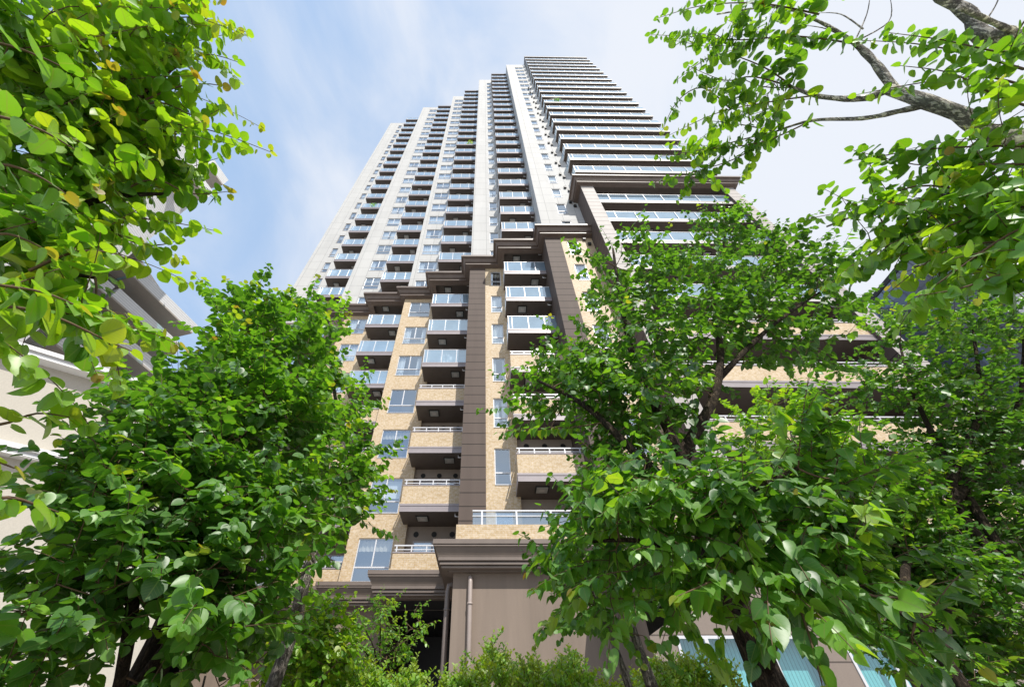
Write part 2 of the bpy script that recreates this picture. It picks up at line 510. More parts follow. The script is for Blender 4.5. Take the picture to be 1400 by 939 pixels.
WZ0, WZ1 = .58, 2.46
for nm, x0, x1, y, ztop, wx0, wx1, px0, px1, yl, yr in WALLS:
    for zone in ("brick_wall", "white_wall"):
        mb = MB()
        z0, z1 = (Z_BASE, Z_POD) if zone == "brick_wall" else (Z_POD, ztop)
        m = BRICK if zone == "brick_wall" else WHITE
        holes = []
        for k in range(-1, 30):
            a, b = zb(k) + WZ0, zb(k) + WZ1
            if a < z0 + .1 or b > z1 - .3: continue
            hx0, hx1 = wx0, wx1
            if nm == "E" and k >= 20: hx1 = 7.55
            if nm == "A" and k < 4: continue
            holes.append((hx0, hx1, a, b))
            windows.append((round(hx1 - hx0, 2), hx0, y, a))
        facade(mb, x0, x1, y, z0, z1, holes, m)
        mb.face([(x0, yl, z0), (x0, y, z0), (x0, y, z1), (x0, yl, z1)], m)
        mb.face([(x1, y, z0), (x1, yr, z0), (x1, yr, z1), (x1, y, z1)], m)
        if zone == "white_wall":
            mb.box(x0, x1, y + .002, y + .35, z1, z1 + .12, FASCL)     # coping
        part(mb, zone)
    if px0 is not None:
        mb = MB()
        mb.box(px0 - .03, px1, y - .06, y + .0, Z_BASE, Z_POD, PIER, skip=('k',))
        mb.face([(px0 - .03, yl - .0, Z_BASE), (px0 - .03, y, Z_BASE), (px0 - .03, y, Z_POD), (px0 - .03, yl, Z_POD)], PIER)
        part(mb, "pier")

# windows -----------------------------------------------------------
def window_parts(wd):
    h = WZ1 - WZ0
    fr, pn, cu = MB(), MB(), MB()
    y0, y1 = .05, .11
    t = .045
    F = FRAMEG if wd < .7 else FRAMEW
    fr.box(0, wd, y0, y1, 0, t, F); fr.box(0, wd, y0, y1, h - t, h, F)
    fr.box(0, t, y0, y1, t, h - t, F); fr.box(wd - t, wd, y0, y1, t, h - t, F)
    fr.box(t, wd - t, y0, y1, .58, .58 + .06, F)
    if wd > 1.2:
        fr.box(wd / 2 - .03, wd / 2 + .03, y0 - .01, y1 - .01, .64, h - t, F)
    fr.box(-.0, wd, -.03, y0, -.03, 0, F)                       # projecting sill
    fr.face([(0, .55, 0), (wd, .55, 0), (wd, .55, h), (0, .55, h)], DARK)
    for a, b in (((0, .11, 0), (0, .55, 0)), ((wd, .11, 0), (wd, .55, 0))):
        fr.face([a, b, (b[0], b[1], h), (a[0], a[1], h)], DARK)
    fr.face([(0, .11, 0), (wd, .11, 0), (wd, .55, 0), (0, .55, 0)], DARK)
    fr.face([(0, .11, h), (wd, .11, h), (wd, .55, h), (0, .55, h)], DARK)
    pn.face([(t, .085, t), (wd - t, .085, t), (wd - t, .085, .58), (t, .085, .58)], PANE)
    if wd > 1.2:
        pn.face([(t, .08, .64), (wd / 2 - .03, .08, .64), (wd / 2 - .03, .08, h - t), (t, .08, h - t)], PANE)
        pn.face([(wd / 2 + .03, .07, .64), (wd - t, .07, .64), (wd - t, .07, h - t), (wd / 2 + .03, .07, h - t)], PANE)
    else:
        pn.face([(t, .08, .64), (wd - t, .08, .64), (wd - t, .08, h - t), (t, .08, h - t)], PANE)
    return fr, pn, cu
def curtain(wd, style):
    h = WZ1 - WZ0
    cu = MB()
    if style == 0: spans = [(.04, wd - .04, .05)]
    elif style == 1: spans = [(.04, wd * .42, .05), (wd * .6, wd - .04, .05)]
    elif style == 2: spans = [(.04, wd - .04, h * .45)]            # half drawn blind
    elif style == 4: spans = []
    elif style == 5: spans = [(.04, wd - .04, h * .72)]
    else: spans = [(.04, wd * .28, .05), (wd * .78, wd - .04, .05)]
    for a, b, lo in spans:
        n = max(6, int((b - a) / .045))
        for i in range(n):
            xa, xb = a + (b - a) * i / n, a + (b - a) * (i + 1) / n
            f = lambda i: .24 + (.028 * math.sin(i * 1.35) if style != 2 else 0)
            cu.face([(xa, f(i), lo), (xb, f(i + 1), lo), (xb, f(i + 1), h - .05), (xa, f(i), h - .05)], CURT if style != 5 else CURTB, True)
    return cu
def depth_of(p):
    return p[1] * math.cos(PITCH) + (p[2] - 1.6) * math.sin(PITCH)
wcache = {}
windows.sort(key=lambda q: depth_of((q[1], q[2], q[3])) / math.sqrt(q[0]))
rest = MB()
for i, (wd, x, y, z) in enumerate(windows):
    st = random.Random(i * 31 + 5).choice((0, 0, 0, 1, 1, 2, 3, 3, 4, 5))
    if (wd, st) not in wcache:
        fr, pn, _ = window_parts(wd); cu = curtain(wd, st)
        wcache[(wd, st)] = (fr, pn, cu, fr.mesh("window"), pn.mesh("pane"), cu.mesh("curtain"))
    fr, pn, cu, mf, mp_, mc = wcache[(wd, st)]
    if i < 100:
        o = link("window", mf, tower, (x, y - 20, z))
        link("pane", mp_, o); link("curtain", mc, o)
    else:
        for q in (fr, pn, cu): rest.add(q, (x, y, z))
o = part(rest, "window"); o["kind"] = "stuff"

# balconies ---------------------------------------------------------
STACKS = [   # name, x0, x1, front y, back y, first k, last k, glazed top, posts
    ("s1", -15.72, -13.04, 22.30, 24.25, -1, 26, True, 4),
    ("s2", -9.40, -6.60, 20.60, 22.05, -1, 27, False, 4),
    ("s3", -4.00, -1.12, 18.53, 20.25, -1, 28, False, 4),
    ("s4", 1.42, 4.38, 15.64, 17.30, 0, 28, False, 4),
]
balconies = []
def balcony_meshes(wd, dp, kind, fasc, hatch_fr, left=True, pitch_=.95, roof=False, vents=True):
    """local origin: left front corner at fascia bottom; x right, y back"""
    sl_, gp, rl, br, ha, dr = MB(), MB(), MB(), MB(), MB(), MB()
    T = .34
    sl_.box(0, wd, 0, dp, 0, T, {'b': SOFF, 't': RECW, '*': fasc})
    sl_.box(-.02, wd, -.02, .0, T - .07, T + .03, fasc, skip=('k',))     # drip edge
    if not roof and kind == 'glass':
        z0, z1 = T + .06, 1.56
        n = max(2, round(wd / pitch_))
        ext = .0
        gp.face([(.03, .05, z0), (wd, .05, z0), (wd, .05, z1), (.03, .05, z1)], RGLASS)
        if left: gp.face([(.05, dp, z0), (.05, .05, z0), (.05, .05, z1), (.05, dp, z1)], RGLASS)
        rl.box(0, wd, .03, .08, z1, z1 + .04, FRAMEW)
        if left: rl.box(.02, .07, .08, dp, z1, z1 + .04, FRAMEW)
        xs = [wd * (i + (.25 if left else .5)) / n for i in range(n)]
        for x in [0.03] + xs: rl.box(x, x + .04, .0, .05, T, z1, FRAMEW)
        if left:
            for j in range(1, 3): rl.box(.0, .05, dp * j / 3, dp * j / 3 + .05, T, z1, FRAMEW)
        rl.box(0, wd, .02, .08, T + .03, T + .06, FRAMEW)
    if not roof and kind == 'brick':
        z0, z1 = T, 1.29
        br.box(.02, wd, .02, .17, z0, z1, BRICK)
        if left: br.box(.02, .17, .172, dp, z0, z1, BRICK)
        br.box(.0, wd, .0, .19, z1, z1 + .05, FASC)
        zr = 1.60
        rl.box(.03, wd, .07, .12, zr, zr + .05, FRAMEW)
        if left: rl.box(.03, .08, .12, dp, zr, zr + .05, FRAMEW)
        n = max(3, round(wd / .82))
        for i in range(n + 1):
            x = .12 + (wd - .24) * i / n
            rl.box(x, x + .05, .075, .115, z1 + .05, zr, FRAMEW)
        rl.box(.06, wd, .08, .11, 1.44, 1.475, FRAMEW)
    if hatch_fr is not None:
        hx, hy = wd * hatch_fr, dp * .42
        s = .30
        ha.box(hx - s, hx + s, hy - s, hy + s, -.035, 0.0, BLACK)
        ha.box(hx - s * .8, hx + s * .8, hy - s * .8, hy + s * .8, -.06, -.035, HATCH)
        ha.box(hx - s * .35, hx + s * .35, hy - s * .35, hy + s * .35, -.07, -.06, FASCL)
        dr.tube([(wd - .25, .25, .02), (wd - .25, .25, -.12), (wd - .02, .25, -.14)], .035, FRAMEW, 8)
    return [("slab", sl_), ("glass_panel", gp), ("railing", rl), ("brick_parapet", br), ("ceiling_hatch", ha), ("drain_spout", dr)]

specs = []
for nm, x0, x1, yf, yb, k0, k1, gtop, _ in STACKS:
    for k in range(k0, k1 + 1):
        kind = 'brick' if k <= 2 else 'glass'
        roof = (k == k1 and not gtop)
        specs.append(dict(key=(nm, kind, k % 2, roof), x=x0, y=yf, z=zb(k), wd=x1 - x0, dp=yb - yf, kind=kind, hf=(.36, .74)[k % 2], fasc=FASC, left=True, pitch=.95, roof=roof, xf=False))
for k in range(-1, 30):
    if k <= 6: x0, x1, left = 8.87, 19.40, False
    else: x0, x1, left = 8.10, 20.75, True
    kind = 'brick' if k <= 2 else 'glass'
    specs.append(dict(key=("F", kind, k % 2, left, k == 29), x=x0, y=13.2, z=zb(k), wd=x1 - x0, dp=2.1, kind=kind, hf=(.3, .58)[k % 2], fasc=FASC if k <= 2 else FASCL, left=left, pitch=1.42, roof=(k == 29), xf=True))  # upper wing fascia painted lighter to stand in for sunlight on it
specs.sort(key=lambda s: depth_of((s['x'], s['y'], s['z'])) / math.sqrt(s['wd']))
bcache = {}
rest = MB()
for i, s in enumerate(specs):
    if s['key'] not in bcache:
        ms_ = balcony_meshes(s['wd'], s['dp'], s['kind'], s['fasc'], s['hf'], s['left'], s['pitch'], s['roof'])
        if s['xf']:
            for _, q in ms_: q.v = [(a, b + .012 * (a + s['x'] - 7.85), c) for a, b, c in q.v]
            if s['left'] and not s['roof']:            # closing glass at the wing's far right end
                pass
        bcache[s['key']] = [(n_, q, q.mesh(n_)) for n_, q in ms_ if q.f]
    if i < 100:
        par = None
        for n_, q, me in bcache[s['key']]:
            if par is None:
                par = link("balcony", me, tower, (s['x'], s['y'] - 20, s['z']))
            else:
                link(n_, me, par)
    else:
        for n_, q, me in bcache[s['key']]: rest.add(q, (s['x'], s['y'], s['z']))
o = part(rest, "balcony"); o["kind"] = "stuff"

# recess walls behind the balconies, with vents and glazed doors -----
def door_meshes(wd, h):
    fr, pn = MB(), MB()
    fr.box(0, wd, -.05, 0, h - .07, h, FRAMEG); fr.box(0, .06, -.05, 0, 0, h - .07, FRAMEG); fr.box(wd - .06, wd, -.05, 0, 0, h - .07, FRAMEG)
    fr.box(wd / 2 - .04, wd / 2 + .04, -.05, 0, 0, h - .07, FRAMEG)
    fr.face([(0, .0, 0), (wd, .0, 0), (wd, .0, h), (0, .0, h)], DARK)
    n = 26
    for i in range(n):
        xa, xb = .1 + (wd - .2) * i / n, .1 + (wd - .2) * (i + 1) / n
        if .4 < i / n < .6: continue
        fr.face([(xa, -.012 - .008 * (i % 2), .05), (xb, -.012 - .008 * ((i + 1) % 2), .05), (xb, -.012 - .008 * ((i + 1) % 2), h - .1), (xa, -.012 - .008 * (i % 2), h - .1)], CURT)
    pn.face([(.06, -.03, 0), (wd / 2 - .04, -.03, 0), (wd / 2 - .04, -.03, h - .07), (.06, -.03, h - .07)], PANE)
    pn.face([(wd / 2 + .04, -.03, 0), (wd - .06, -.03, 0), (wd - .06, -.03, h - .07), (wd / 2 + .04, -.03, h - .07)], PANE)
    return fr, pn
dfr, dpn = door_meshes(1.9, 2.05)
dfm, dpm = dfr.mesh("balcony_door"), dpn.mesh("pane")
for nm, x0, x1, yf, yb, k0, k1, gtop, _ in STACKS:
    mb = MB()
    xa = x0 + .2
    mb.face([(xa, yb, Z_BASE), (x1, yb, Z_BASE), (x1, yb, zb(k1) + .3), (xa, yb, zb(k1) + .3)], RECW)
    part(mb, "recess_wall")
    for k in range(k0, 6):
        vb = MB()
        for f in (.17, .5, .83):
            vb.disc((xa + (x1 - xa) * f, yb - .002, zb(k) + 2.72), .13, BLACK)
        part(vb, "wall_vent")
        o = link("balcony_door", dfm, tower, (xa + .35, yb - .004 - 20, zb(k) + .345))
        link("pane", dpm, o)
# the wing's back wall with a continuous band of glazed doors
mb = MB(shear)
mb.face([(7.9, 15.3, Z_BASE), (20.4, 15.3, Z_BASE), (20.4, 15.3, zb(29)), (7.9, 15.3, zb(29))], RECW)
mb.face([(20.4, 15.3, Z_BASE), (20.4, 45, Z_BASE), (20.4, 45, zb(29)), (20.4, 15.3, zb(29))], WHITE)
part(mb, "recess_wall")
for k in range(-1, 12):
    for j in range(4):
        o = link("balcony_door", dfm, tower, (9.4 + 2.6 * j, 15.28 + .012 * (9.4 + 2.6 * j - 7.85) - 20, zb(k) + .345))
        link("pane", dpm, o)

# frame piers of the wing
for x0, x1 in ((7.85, 8.87), (19.40, 20.36)):
    mb = MB(shear)
    mb.box(x0, x1, 13.0, 15.4 if x0 < 9 else 30.0, Z_BASE, 34.2, {'l': PIER, '*': PIER_SUNLIT}, skip=('t', 'b'))  # left side stays brown, the other faces carry the painted sunlight
    part(mb, "pier")

# cornices ----------------------------------------------------------
def sweep(mb, path, profile, mats_):
    n = len(path)
    offs = []
    for i in range(n):
        v = Vector((0, 0))
        for a, b in ((i - 1, i), (i, i + 1)):
            if a < 0 or b >= n: continue
            d = Vector((path[b][0] - path[a][0], path[b][1] - path[a][1])).normalized()
            nn = Vector((d.y, -d.x))
            if (v - nn).length > .5: v += nn
        offs.append(v)
    for i in range(n - 1):
        for j in range(len(profile) - 1):
            (o0, z0), (o1, z1) = profile[j], profile[j + 1]
            p = lambda q, o, z: (path[q][0] + offs[q].x * o, path[q][1] + offs[q].y * o, z)
            mb.face([p(i, o0, z0), p(i, o1, z1), p(i + 1, o1, z1), p(i + 1, o0, z0)], mats_[j] if isinstance(mats_, list) else mats_)
def prof(top, hgt, out, fine=True):
    s, o = hgt / .98, out / .70
    if fine:
        raw = [(-.12, 0), (.70, 0), (.70, -.17), (.645, -.17), (.645, -.205), (.675, -.205), (.675, -.25), (.625, -.25), (.60, -.33), (.555, -.43), (.515, -.51), (.495, -.58), (.495, -.69),
               (.40, -.69), (.40, -.735), (.445, -.735), (.445, -.82), (.35, -.82), (.35, -.86), (.385, -.86), (.385, -.92), (.16, -.92), (.16, -.98), (-.10, -.98)]
    else:
        raw = [(-.12, 0), (.70, 0), (.70, -.24), (.58, -.24), (.58, -.36), (.56, -.36), (.50, -.46), (.44, -.58), (.44, -.66), (.32, -.66), (.32, -.74), (.36, -.74), (.36, -.90), (.10, -.90), (.10, -.98), (-.10, -.98)]
    return [(a * o, top + b * s) for a, b in raw]
PLAN = [(-19.75, 40.0), (-19.75, 24.0), (-15.72, 24.0), (-15.72, 22.3), (-13.0, 22.3), (-13.0, 21.8), (-9.4, 21.8), (-9.4, 20.6), (-6.55, 20.6), (-6.55, 20.0),
        (-4.0, 20.0), (-4.0, 18.53), (-1.07, 18.53), (-1.07, 17.06), (1.42, 17.06), (1.42, 15.64), (4.43, 15.64), (4.43, 14.45), (7.84, 14.45)]
mb = MB(); sweep(mb, PLAN, prof(28.92, .84, .72, False), CORN); part(mb, "cornice")
mb = MB(shear); sweep(mb, [(7.85, 14.44), (7.85, 13.0), (20.36, 13.0), (20.36, 40)], prof(34.82, .78, .66, False), CORN)
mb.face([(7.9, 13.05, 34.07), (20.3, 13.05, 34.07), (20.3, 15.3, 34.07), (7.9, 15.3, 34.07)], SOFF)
part(mb, "cornice")
BPLAN = PLAN[:12] + [(-1.07, 18.53), (-1.07, 15.3), (4.42, 15.3)]
mb = MB(); sweep(mb, BPLAN, prof(7.05, .88, .72), CORNB); part(mb, "cornice")
mb = MB(shear); sweep(mb, [(4.43, 15.4), (4.43, 13.0), (20.36, 13.0), (20.36, 40)], prof(6.5, .85, .6), CORNB); part(mb, "cornice")

# base storey -------------------------------------------------------
def base_wall(path, m, z1=6.25):
    mb = MB()
    for a, b in zip(path[:-1], path[1:]):
        mb.face([(a[0], a[1], 0), (b[0], b[1], 0), (b[0], b[1], z1), (a[0], a[1], z1)], m)
    part(mb, "base_wall")
base_wall([(-19.75, 40), (-19.75, 24), (-15.72, 24), (-15.72, 26)], BASEW)
base_wall([(-13, 26), (-13, 21.8), (-9.4, 21.8), (-9.4, 26)], BASEW)
base_wall([(-6.55, 26), (-6.55, 20.0), (-4.1, 20.0), (-4.1, 26)], BASEW)
base_wall([(-1.07, 26), (-1.07, 15.3), (4.43, 15.3), (4.43, 13.02)], BASEW)
mb = MB(); mb.face([(-16, 25.5, 0), (0, 25.5, 0), (0, 25.5, 6.25), (-16, 25.5, 6.25)], DARK)  # black sheets paint in the deep shade of the recess
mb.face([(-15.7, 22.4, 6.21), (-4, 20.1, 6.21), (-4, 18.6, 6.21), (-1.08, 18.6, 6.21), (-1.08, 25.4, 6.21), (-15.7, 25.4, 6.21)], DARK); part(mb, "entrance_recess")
# floor slab closing the base, terrace over the entrance block
mb = MB()
mb.face([(-1.0, 15.3, 7.04), (4.43, 15.3, 7.04), (4.43, 17.4, 7.04), (-1.0, 17.4, 7.04)], RECW)
part(mb, "terrace_floor")
mb = MB(); mb.box(-1.05, 4.42, 15.28, 15.46, 7.05, 7.83, BRICK); mb.box(-1.05, -.87, 15.462, 17.0, 7.05, 7.83, BRICK); part(mb, "terrace_parapet")
rl = MB(); gp = MB()
rl.box(-.45, 4.42, 15.34, 15.39, 8.36, 8.41, FRAMEW); rl.box(-.45, 4.42, 15.35, 15.38, 8.17, 8.20, FRAMEW)
rl.box(-.45, -.40, 15.39, 17.0, 8.36, 8.41, FRAMEW)
for i in range(4):
    x = -.12 + 1.33 * i
    rl.box(x, x + .07, 15.33, 15.40, 7.83, 8.36, FRAMEW)
gp.face([(-.44, 15.41, 7.86), (4.42, 15.41, 7.86), (4.42, 15.41, 8.36), (-.44, 15.41, 8.36)], RGLASSC)
o = part(rl, "terrace_railing"); part(gp, "glass_panel", o)
# wing base wall with two ribbon windows
mb = MB()
BY = 13.02
holes = [(5.0 + 2.9, 5.0, 0, 0)]
WB0, WB1 = 1.2, 3.98
wx = [(5.11, 8.75), (9.5, 12.5)]
zsegs = [(0, WB0), (WB1, 5.72)]
for a, b in zsegs: mb.face([(4.43, BY, a), (20.36, BY, a), (20.36, BY, b), (7.85, BY, b)], BASEP)
xs = [4.43, wx[0][0], wx[0][1], wx[1][0], wx[1][1], 20.36]
for a, b in ((xs[0], xs[1]), (xs[2], xs[3]), (xs[4], xs[5])):
    mb.face([(a, BY, WB0), (b, BY, WB0), (b, BY, WB1), (a, BY, WB1)], BASEP)
mb.face([(20.36, BY, 0), (20.36, 40, 0), (20.36, 40, 5.72), (20.36, BY, 5.72)], BASEP)
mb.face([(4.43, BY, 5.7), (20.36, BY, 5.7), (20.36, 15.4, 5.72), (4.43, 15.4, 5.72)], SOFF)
mb.face([(4.43, 13.0, 6.49), (7.9, 13.0, 6.49), (7.9, 14.5, 6.49), (4.43, 14.5, 6.49)], CORNB)
part(mb, "base_wall")
BLIND = M_panelled("pale_vertical_blind", (.70, .78, .78), .10, 9, .012, (.42, .5, .5), .08, .8, .03)
for a, b in wx:
    fr, pn, bl = MB(), MB(), MB()
    y0, y1 = BY - .03, BY + .10
    fr.box(a, b, y0, y1, WB1 - .07, WB1, FRAMEW); fr.box(a, b, y0, y1, WB0, WB0 + .07, FRAMEW)
    fr.box(a, a + .07, y0, y1, WB0 + .07, WB1 - .07, FRAMEW); fr.box(b - .07, b, y0, y1, WB0 + .07, WB1 - .07, FRAMEW)
    n = 3
    xm = [a + (b - a) * f for f in ((.217, .66) if a < 9 else (.35, .70))]
    for x in xm: fr.box(x - .05, x + .05, y0 - .01, y1, WB0 + .07, WB1 - .07, FRAMEW)
    pn.face([(a, BY + .04, WB0), (b, BY + .04, WB0), (b, BY + .04, WB1), (a, BY + .04, WB1)], PANET)
    bl.face([(a, BY + .42, WB0), (b, BY + .42, WB0), (b, BY + .42, WB1 - .02), (a, BY + .42, WB1 - .02)], BLIND)
    o = part(fr, "window"); part(pn, "pane", o); part(bl, "blind", o)
# drain pipes on the entrance block
PY = 15.15
mb = MB(); mb.tube([(-.47, PY, .1), (-.47, PY, 5.85), (-.47, PY + .04, 6.0), (-.47, 15.31, 6.04)], .075, PIPEG, 10)
for z in (1.6, 3.4, 5.2): mb.tube([(-.47, PY, z), (-.47, PY, z + .06)], .09, PIPEG, 10)
part(mb, "drain_pipe")
mb = MB(); mb.tube([(-1.28, 15.9, .1), (-1.28, 15.9, 5.75), (-1.25, 15.9, 5.95), (-1.0, 15.9, 6.02)], .09, PIPE, 10)
for z in (1.6, 3.4, 5.2): mb.tube([(-1.28, 15.9, z), (-1.28, 15.9, z + .06)], .105, PIPE, 10)
part(mb, "drain_pipe")
# vent hoods on wall E near the wing
hm = MB(); hm.box(0, .20, -.16, 0, 0, .2, BLACK); hm.box(-.02, .22, -.17, -.0, .2, .23, BLACK); hme = hm.mesh("vent_hood")
for k in range(4, 22):
    if k in (6,): continue
    link("vent_hood", hme, tower, (7.15, 14.448 - 20, zb(k) + 2.45)); link("vent_hood", hme, tower, (7.42, 14.448 - 20, zb(k) + 1.75))
# roof and rear, so that the tower is a closed body
mb = MB()
rp = [(-19.75, 45), (-19.75, 24.3), (-13, 24.3), (-13, 22.1), (-6.55, 22.1), (-6.55, 20.3), (-1.07, 20.3), (-1.07, 17.36), (4.43, 17.36), (4.43, 15.4), (20.4, 15.45), (20.4, 45)]
mb.face([(x, y, 92.4) for x, y in rp], RECW)
mb.face([(20.4, 45, 0), (-19.75, 45, 0), (-19.75, 45, 92.4), (20.4, 45, 92.4)], WHITE)
part(mb, "roof")

# things on the balconies ---------------------------------------------
def leaf_clump(name, c, r, n, size, m, tone=(.3, .7), pot=None):
    global LEAF_JOBS
    mbp = MB()
    t = thing(name, pot[0], "potted plant", c)
    mbp.tube([(0, 0, 0), (0, 0, .28)], [.13, .17], PIPEG, 12)
    mbp.build("pot", t)
    lv = Leaves()
    for _ in range(n):
        p = Vector(RNG.normal(size=3)).normalized() * (r * RNG.random() ** .4)
        lv.add(Vector((0, 0, .3 + r)) + p, p.normalized() + Vector((0, 0, .2)), Vector(RNG.normal(size=3)) + Vector((0, -.4, .8)), size * RNG.uniform(.7, 1.2), RNG.uniform(*tone))
    lv.build("foliage", m, t, FINE=False)

# ------------------------------------------------------------------ LEAVES
HALF_C = [(-.06, .22), (.10, .45), (.38, .52), (.70, .37)]
HALF_F = [(-.075, .14), (-.05, .31), (.08, .45), (.28, .53), (.52, .50), (.74, .36), (.90, .17)]
HALF_P = [(-.05, .14), (-.01, .31), (.12, .42), (.32, .43), (.55, .34), (.77, .18), (.92, .055)]
HALF_N = [(.10, .17), (.36, .29), (.68, .24)]
def leaf_template(kind):
    half = {'C': HALF_C, 'F': HALF_F, 'N': HALF_N, 'P': HALF_P}[kind]
    n = len(half)
    fold = .24
    mids = [(0, 0)] + [((max(h[0], 0) * .85 + .08), 0) for h in half[1:-1]] + [(1.0, 0)]
    V = [(x, 0, -.10 * x * x) for x, _ in mids]                  # drooping midrib
    nm_ = len(mids)
    def side(s):
        return [(x, s * y, fold * abs(y) * 1.2 - .10 * x * x - .10 * y * y * 2) for x, y in half]
    Lv, Rv = side(1), side(-1)
    V += Lv + Rv
    F = []
    def strip(base, flip):
        out = [base + i for i in range(n)]
        # connect mids[i]..mids[i+1] to out[i]..out[i+1]
        fs = []
        for i in range(n - 1):
            a, b = (i, i + 1) if i + 1 < nm_ else (nm_ - 1, nm_ - 1)
            if a == b: fs.append([a, out[i + 1], out[i]])
            else: fs.append([a, b, out[i + 1], out[i]])
        if nm_ - 1 > n - 1: fs.append([n - 1, nm_ - 1, out[n - 1]])
        if flip: fs = [f[::-1] for f in fs]
        return fs
    F = strip(nm_, False) + strip(nm_ + n, True)
    V = np.array(V, dtype=np.float64)
    return V, F
TEMPL = {k: leaf_template(k) for k in 'CFNP'}

class Leaves:
    def __init__(self):
        self.p, self.d, self.n, self.s, self.t = [], [], [], [], []
    def add(self, p, d, n, s, t):
        self.p.append(tuple(p)); self.d.append(tuple(d)); self.n.append(tuple(n)); self.s.append(s); self.t.append(t)
    def build(self, name, m, parent, FINE=True, shape=None):
        T, F = TEMPL[shape or ('F' if FINE else 'C')]
        k = len(T); n = len(self.p)
        P = np.array(self.p); D = np.array(self.d); NN = np.array(self.n); Sz = np.array(self.s)
        D /= np.linalg.norm(D, axis=1, keepdims=True) + 1e-9
        Y = np.cross(NN, D); Y /= np.linalg.norm(Y, axis=1, keepdims=True) + 1e-9
        Zv = np.cross(D, Y)
        curl = RNG.uniform(.2, 2.3, n); wid = RNG.uniform(.85, 1.15, n)
        V = (P[:, None, :] + Sz[:, None, None] * (T[None, :, 0:1] * D[:, None, :] + (T[None, :, 1:2] * wid[:, None, None]) * Y[:, None, :] + (T[None, :, 2:3] * curl[:, None, None]) * Zv[:, None, :]))
        V = V.reshape(-1, 3)
        loops, starts, tot = [], [], []
        base = np.arange(n) * k
        fl = [np.array(f) for f in F]
        lv = np.concatenate(fl); cnt = np.array([len(f) for f in fl])
        allv = (base[:, None] + lv[None, :]).reshape(-1)
        alltot = np.tile(cnt, n)
        st = np.concatenate([[0], np.cumsum(alltot)[:-1]])
        me = bpy.data.meshes.new(name)
        me.vertices.add(len(V)); me.vertices.foreach_set("co", V.astype(np.float32).reshape(-1))
        me.loops.add(len(allv)); me.loops.foreach_set("vertex_index", allv.astype(np.int32))
        me.polygons.add(len(st)); me.polygons.foreach_set("loop_start", st.astype(np.int32))
        me.polygons.foreach_set("use_smooth", np.ones(len(st), dtype=bool))
        me.update(calc_edges=True)
        a = me.attributes.new("tone", 'FLOAT', 'POINT')
        a.data.foreach_set("value", np.repeat(np.array(self.t, dtype=np.float32), k))
        uv = me.uv_layers.new(name="UVMap")
        u = T[lv][:, :2]
        uv.data.foreach_set("uv", np.tile(u.reshape(-1), n).astype(np.float32))
        me.materials.append(m)
        me.validate()
        return link(name, me, parent)

def at(u, v, w):
    """point at optical depth w (metres) seen at photo pixel u, v"""
    a = (u - CX) / FPX; b = (CY - v) / FPX
    return Vector((a * w, w * (math.cos(PITCH) - b * math.sin(PITCH)), 1.6 + w * (math.sin(PITCH) + b * math.cos(PITCH))))
RIGHT = Vector((1, 0, 0)); UPV = Vector((0, -math.sin(PITCH), math.cos(PITCH))); FWD = Vector((0, math.cos(PITCH), math.sin(PITCH)))

def bez(a, b, c, n):
    return [a * ((1 - t) ** 2) + b * (2 * t * (1 - t)) + c * (t * t) for t in (i / n for i in range(n + 1))]

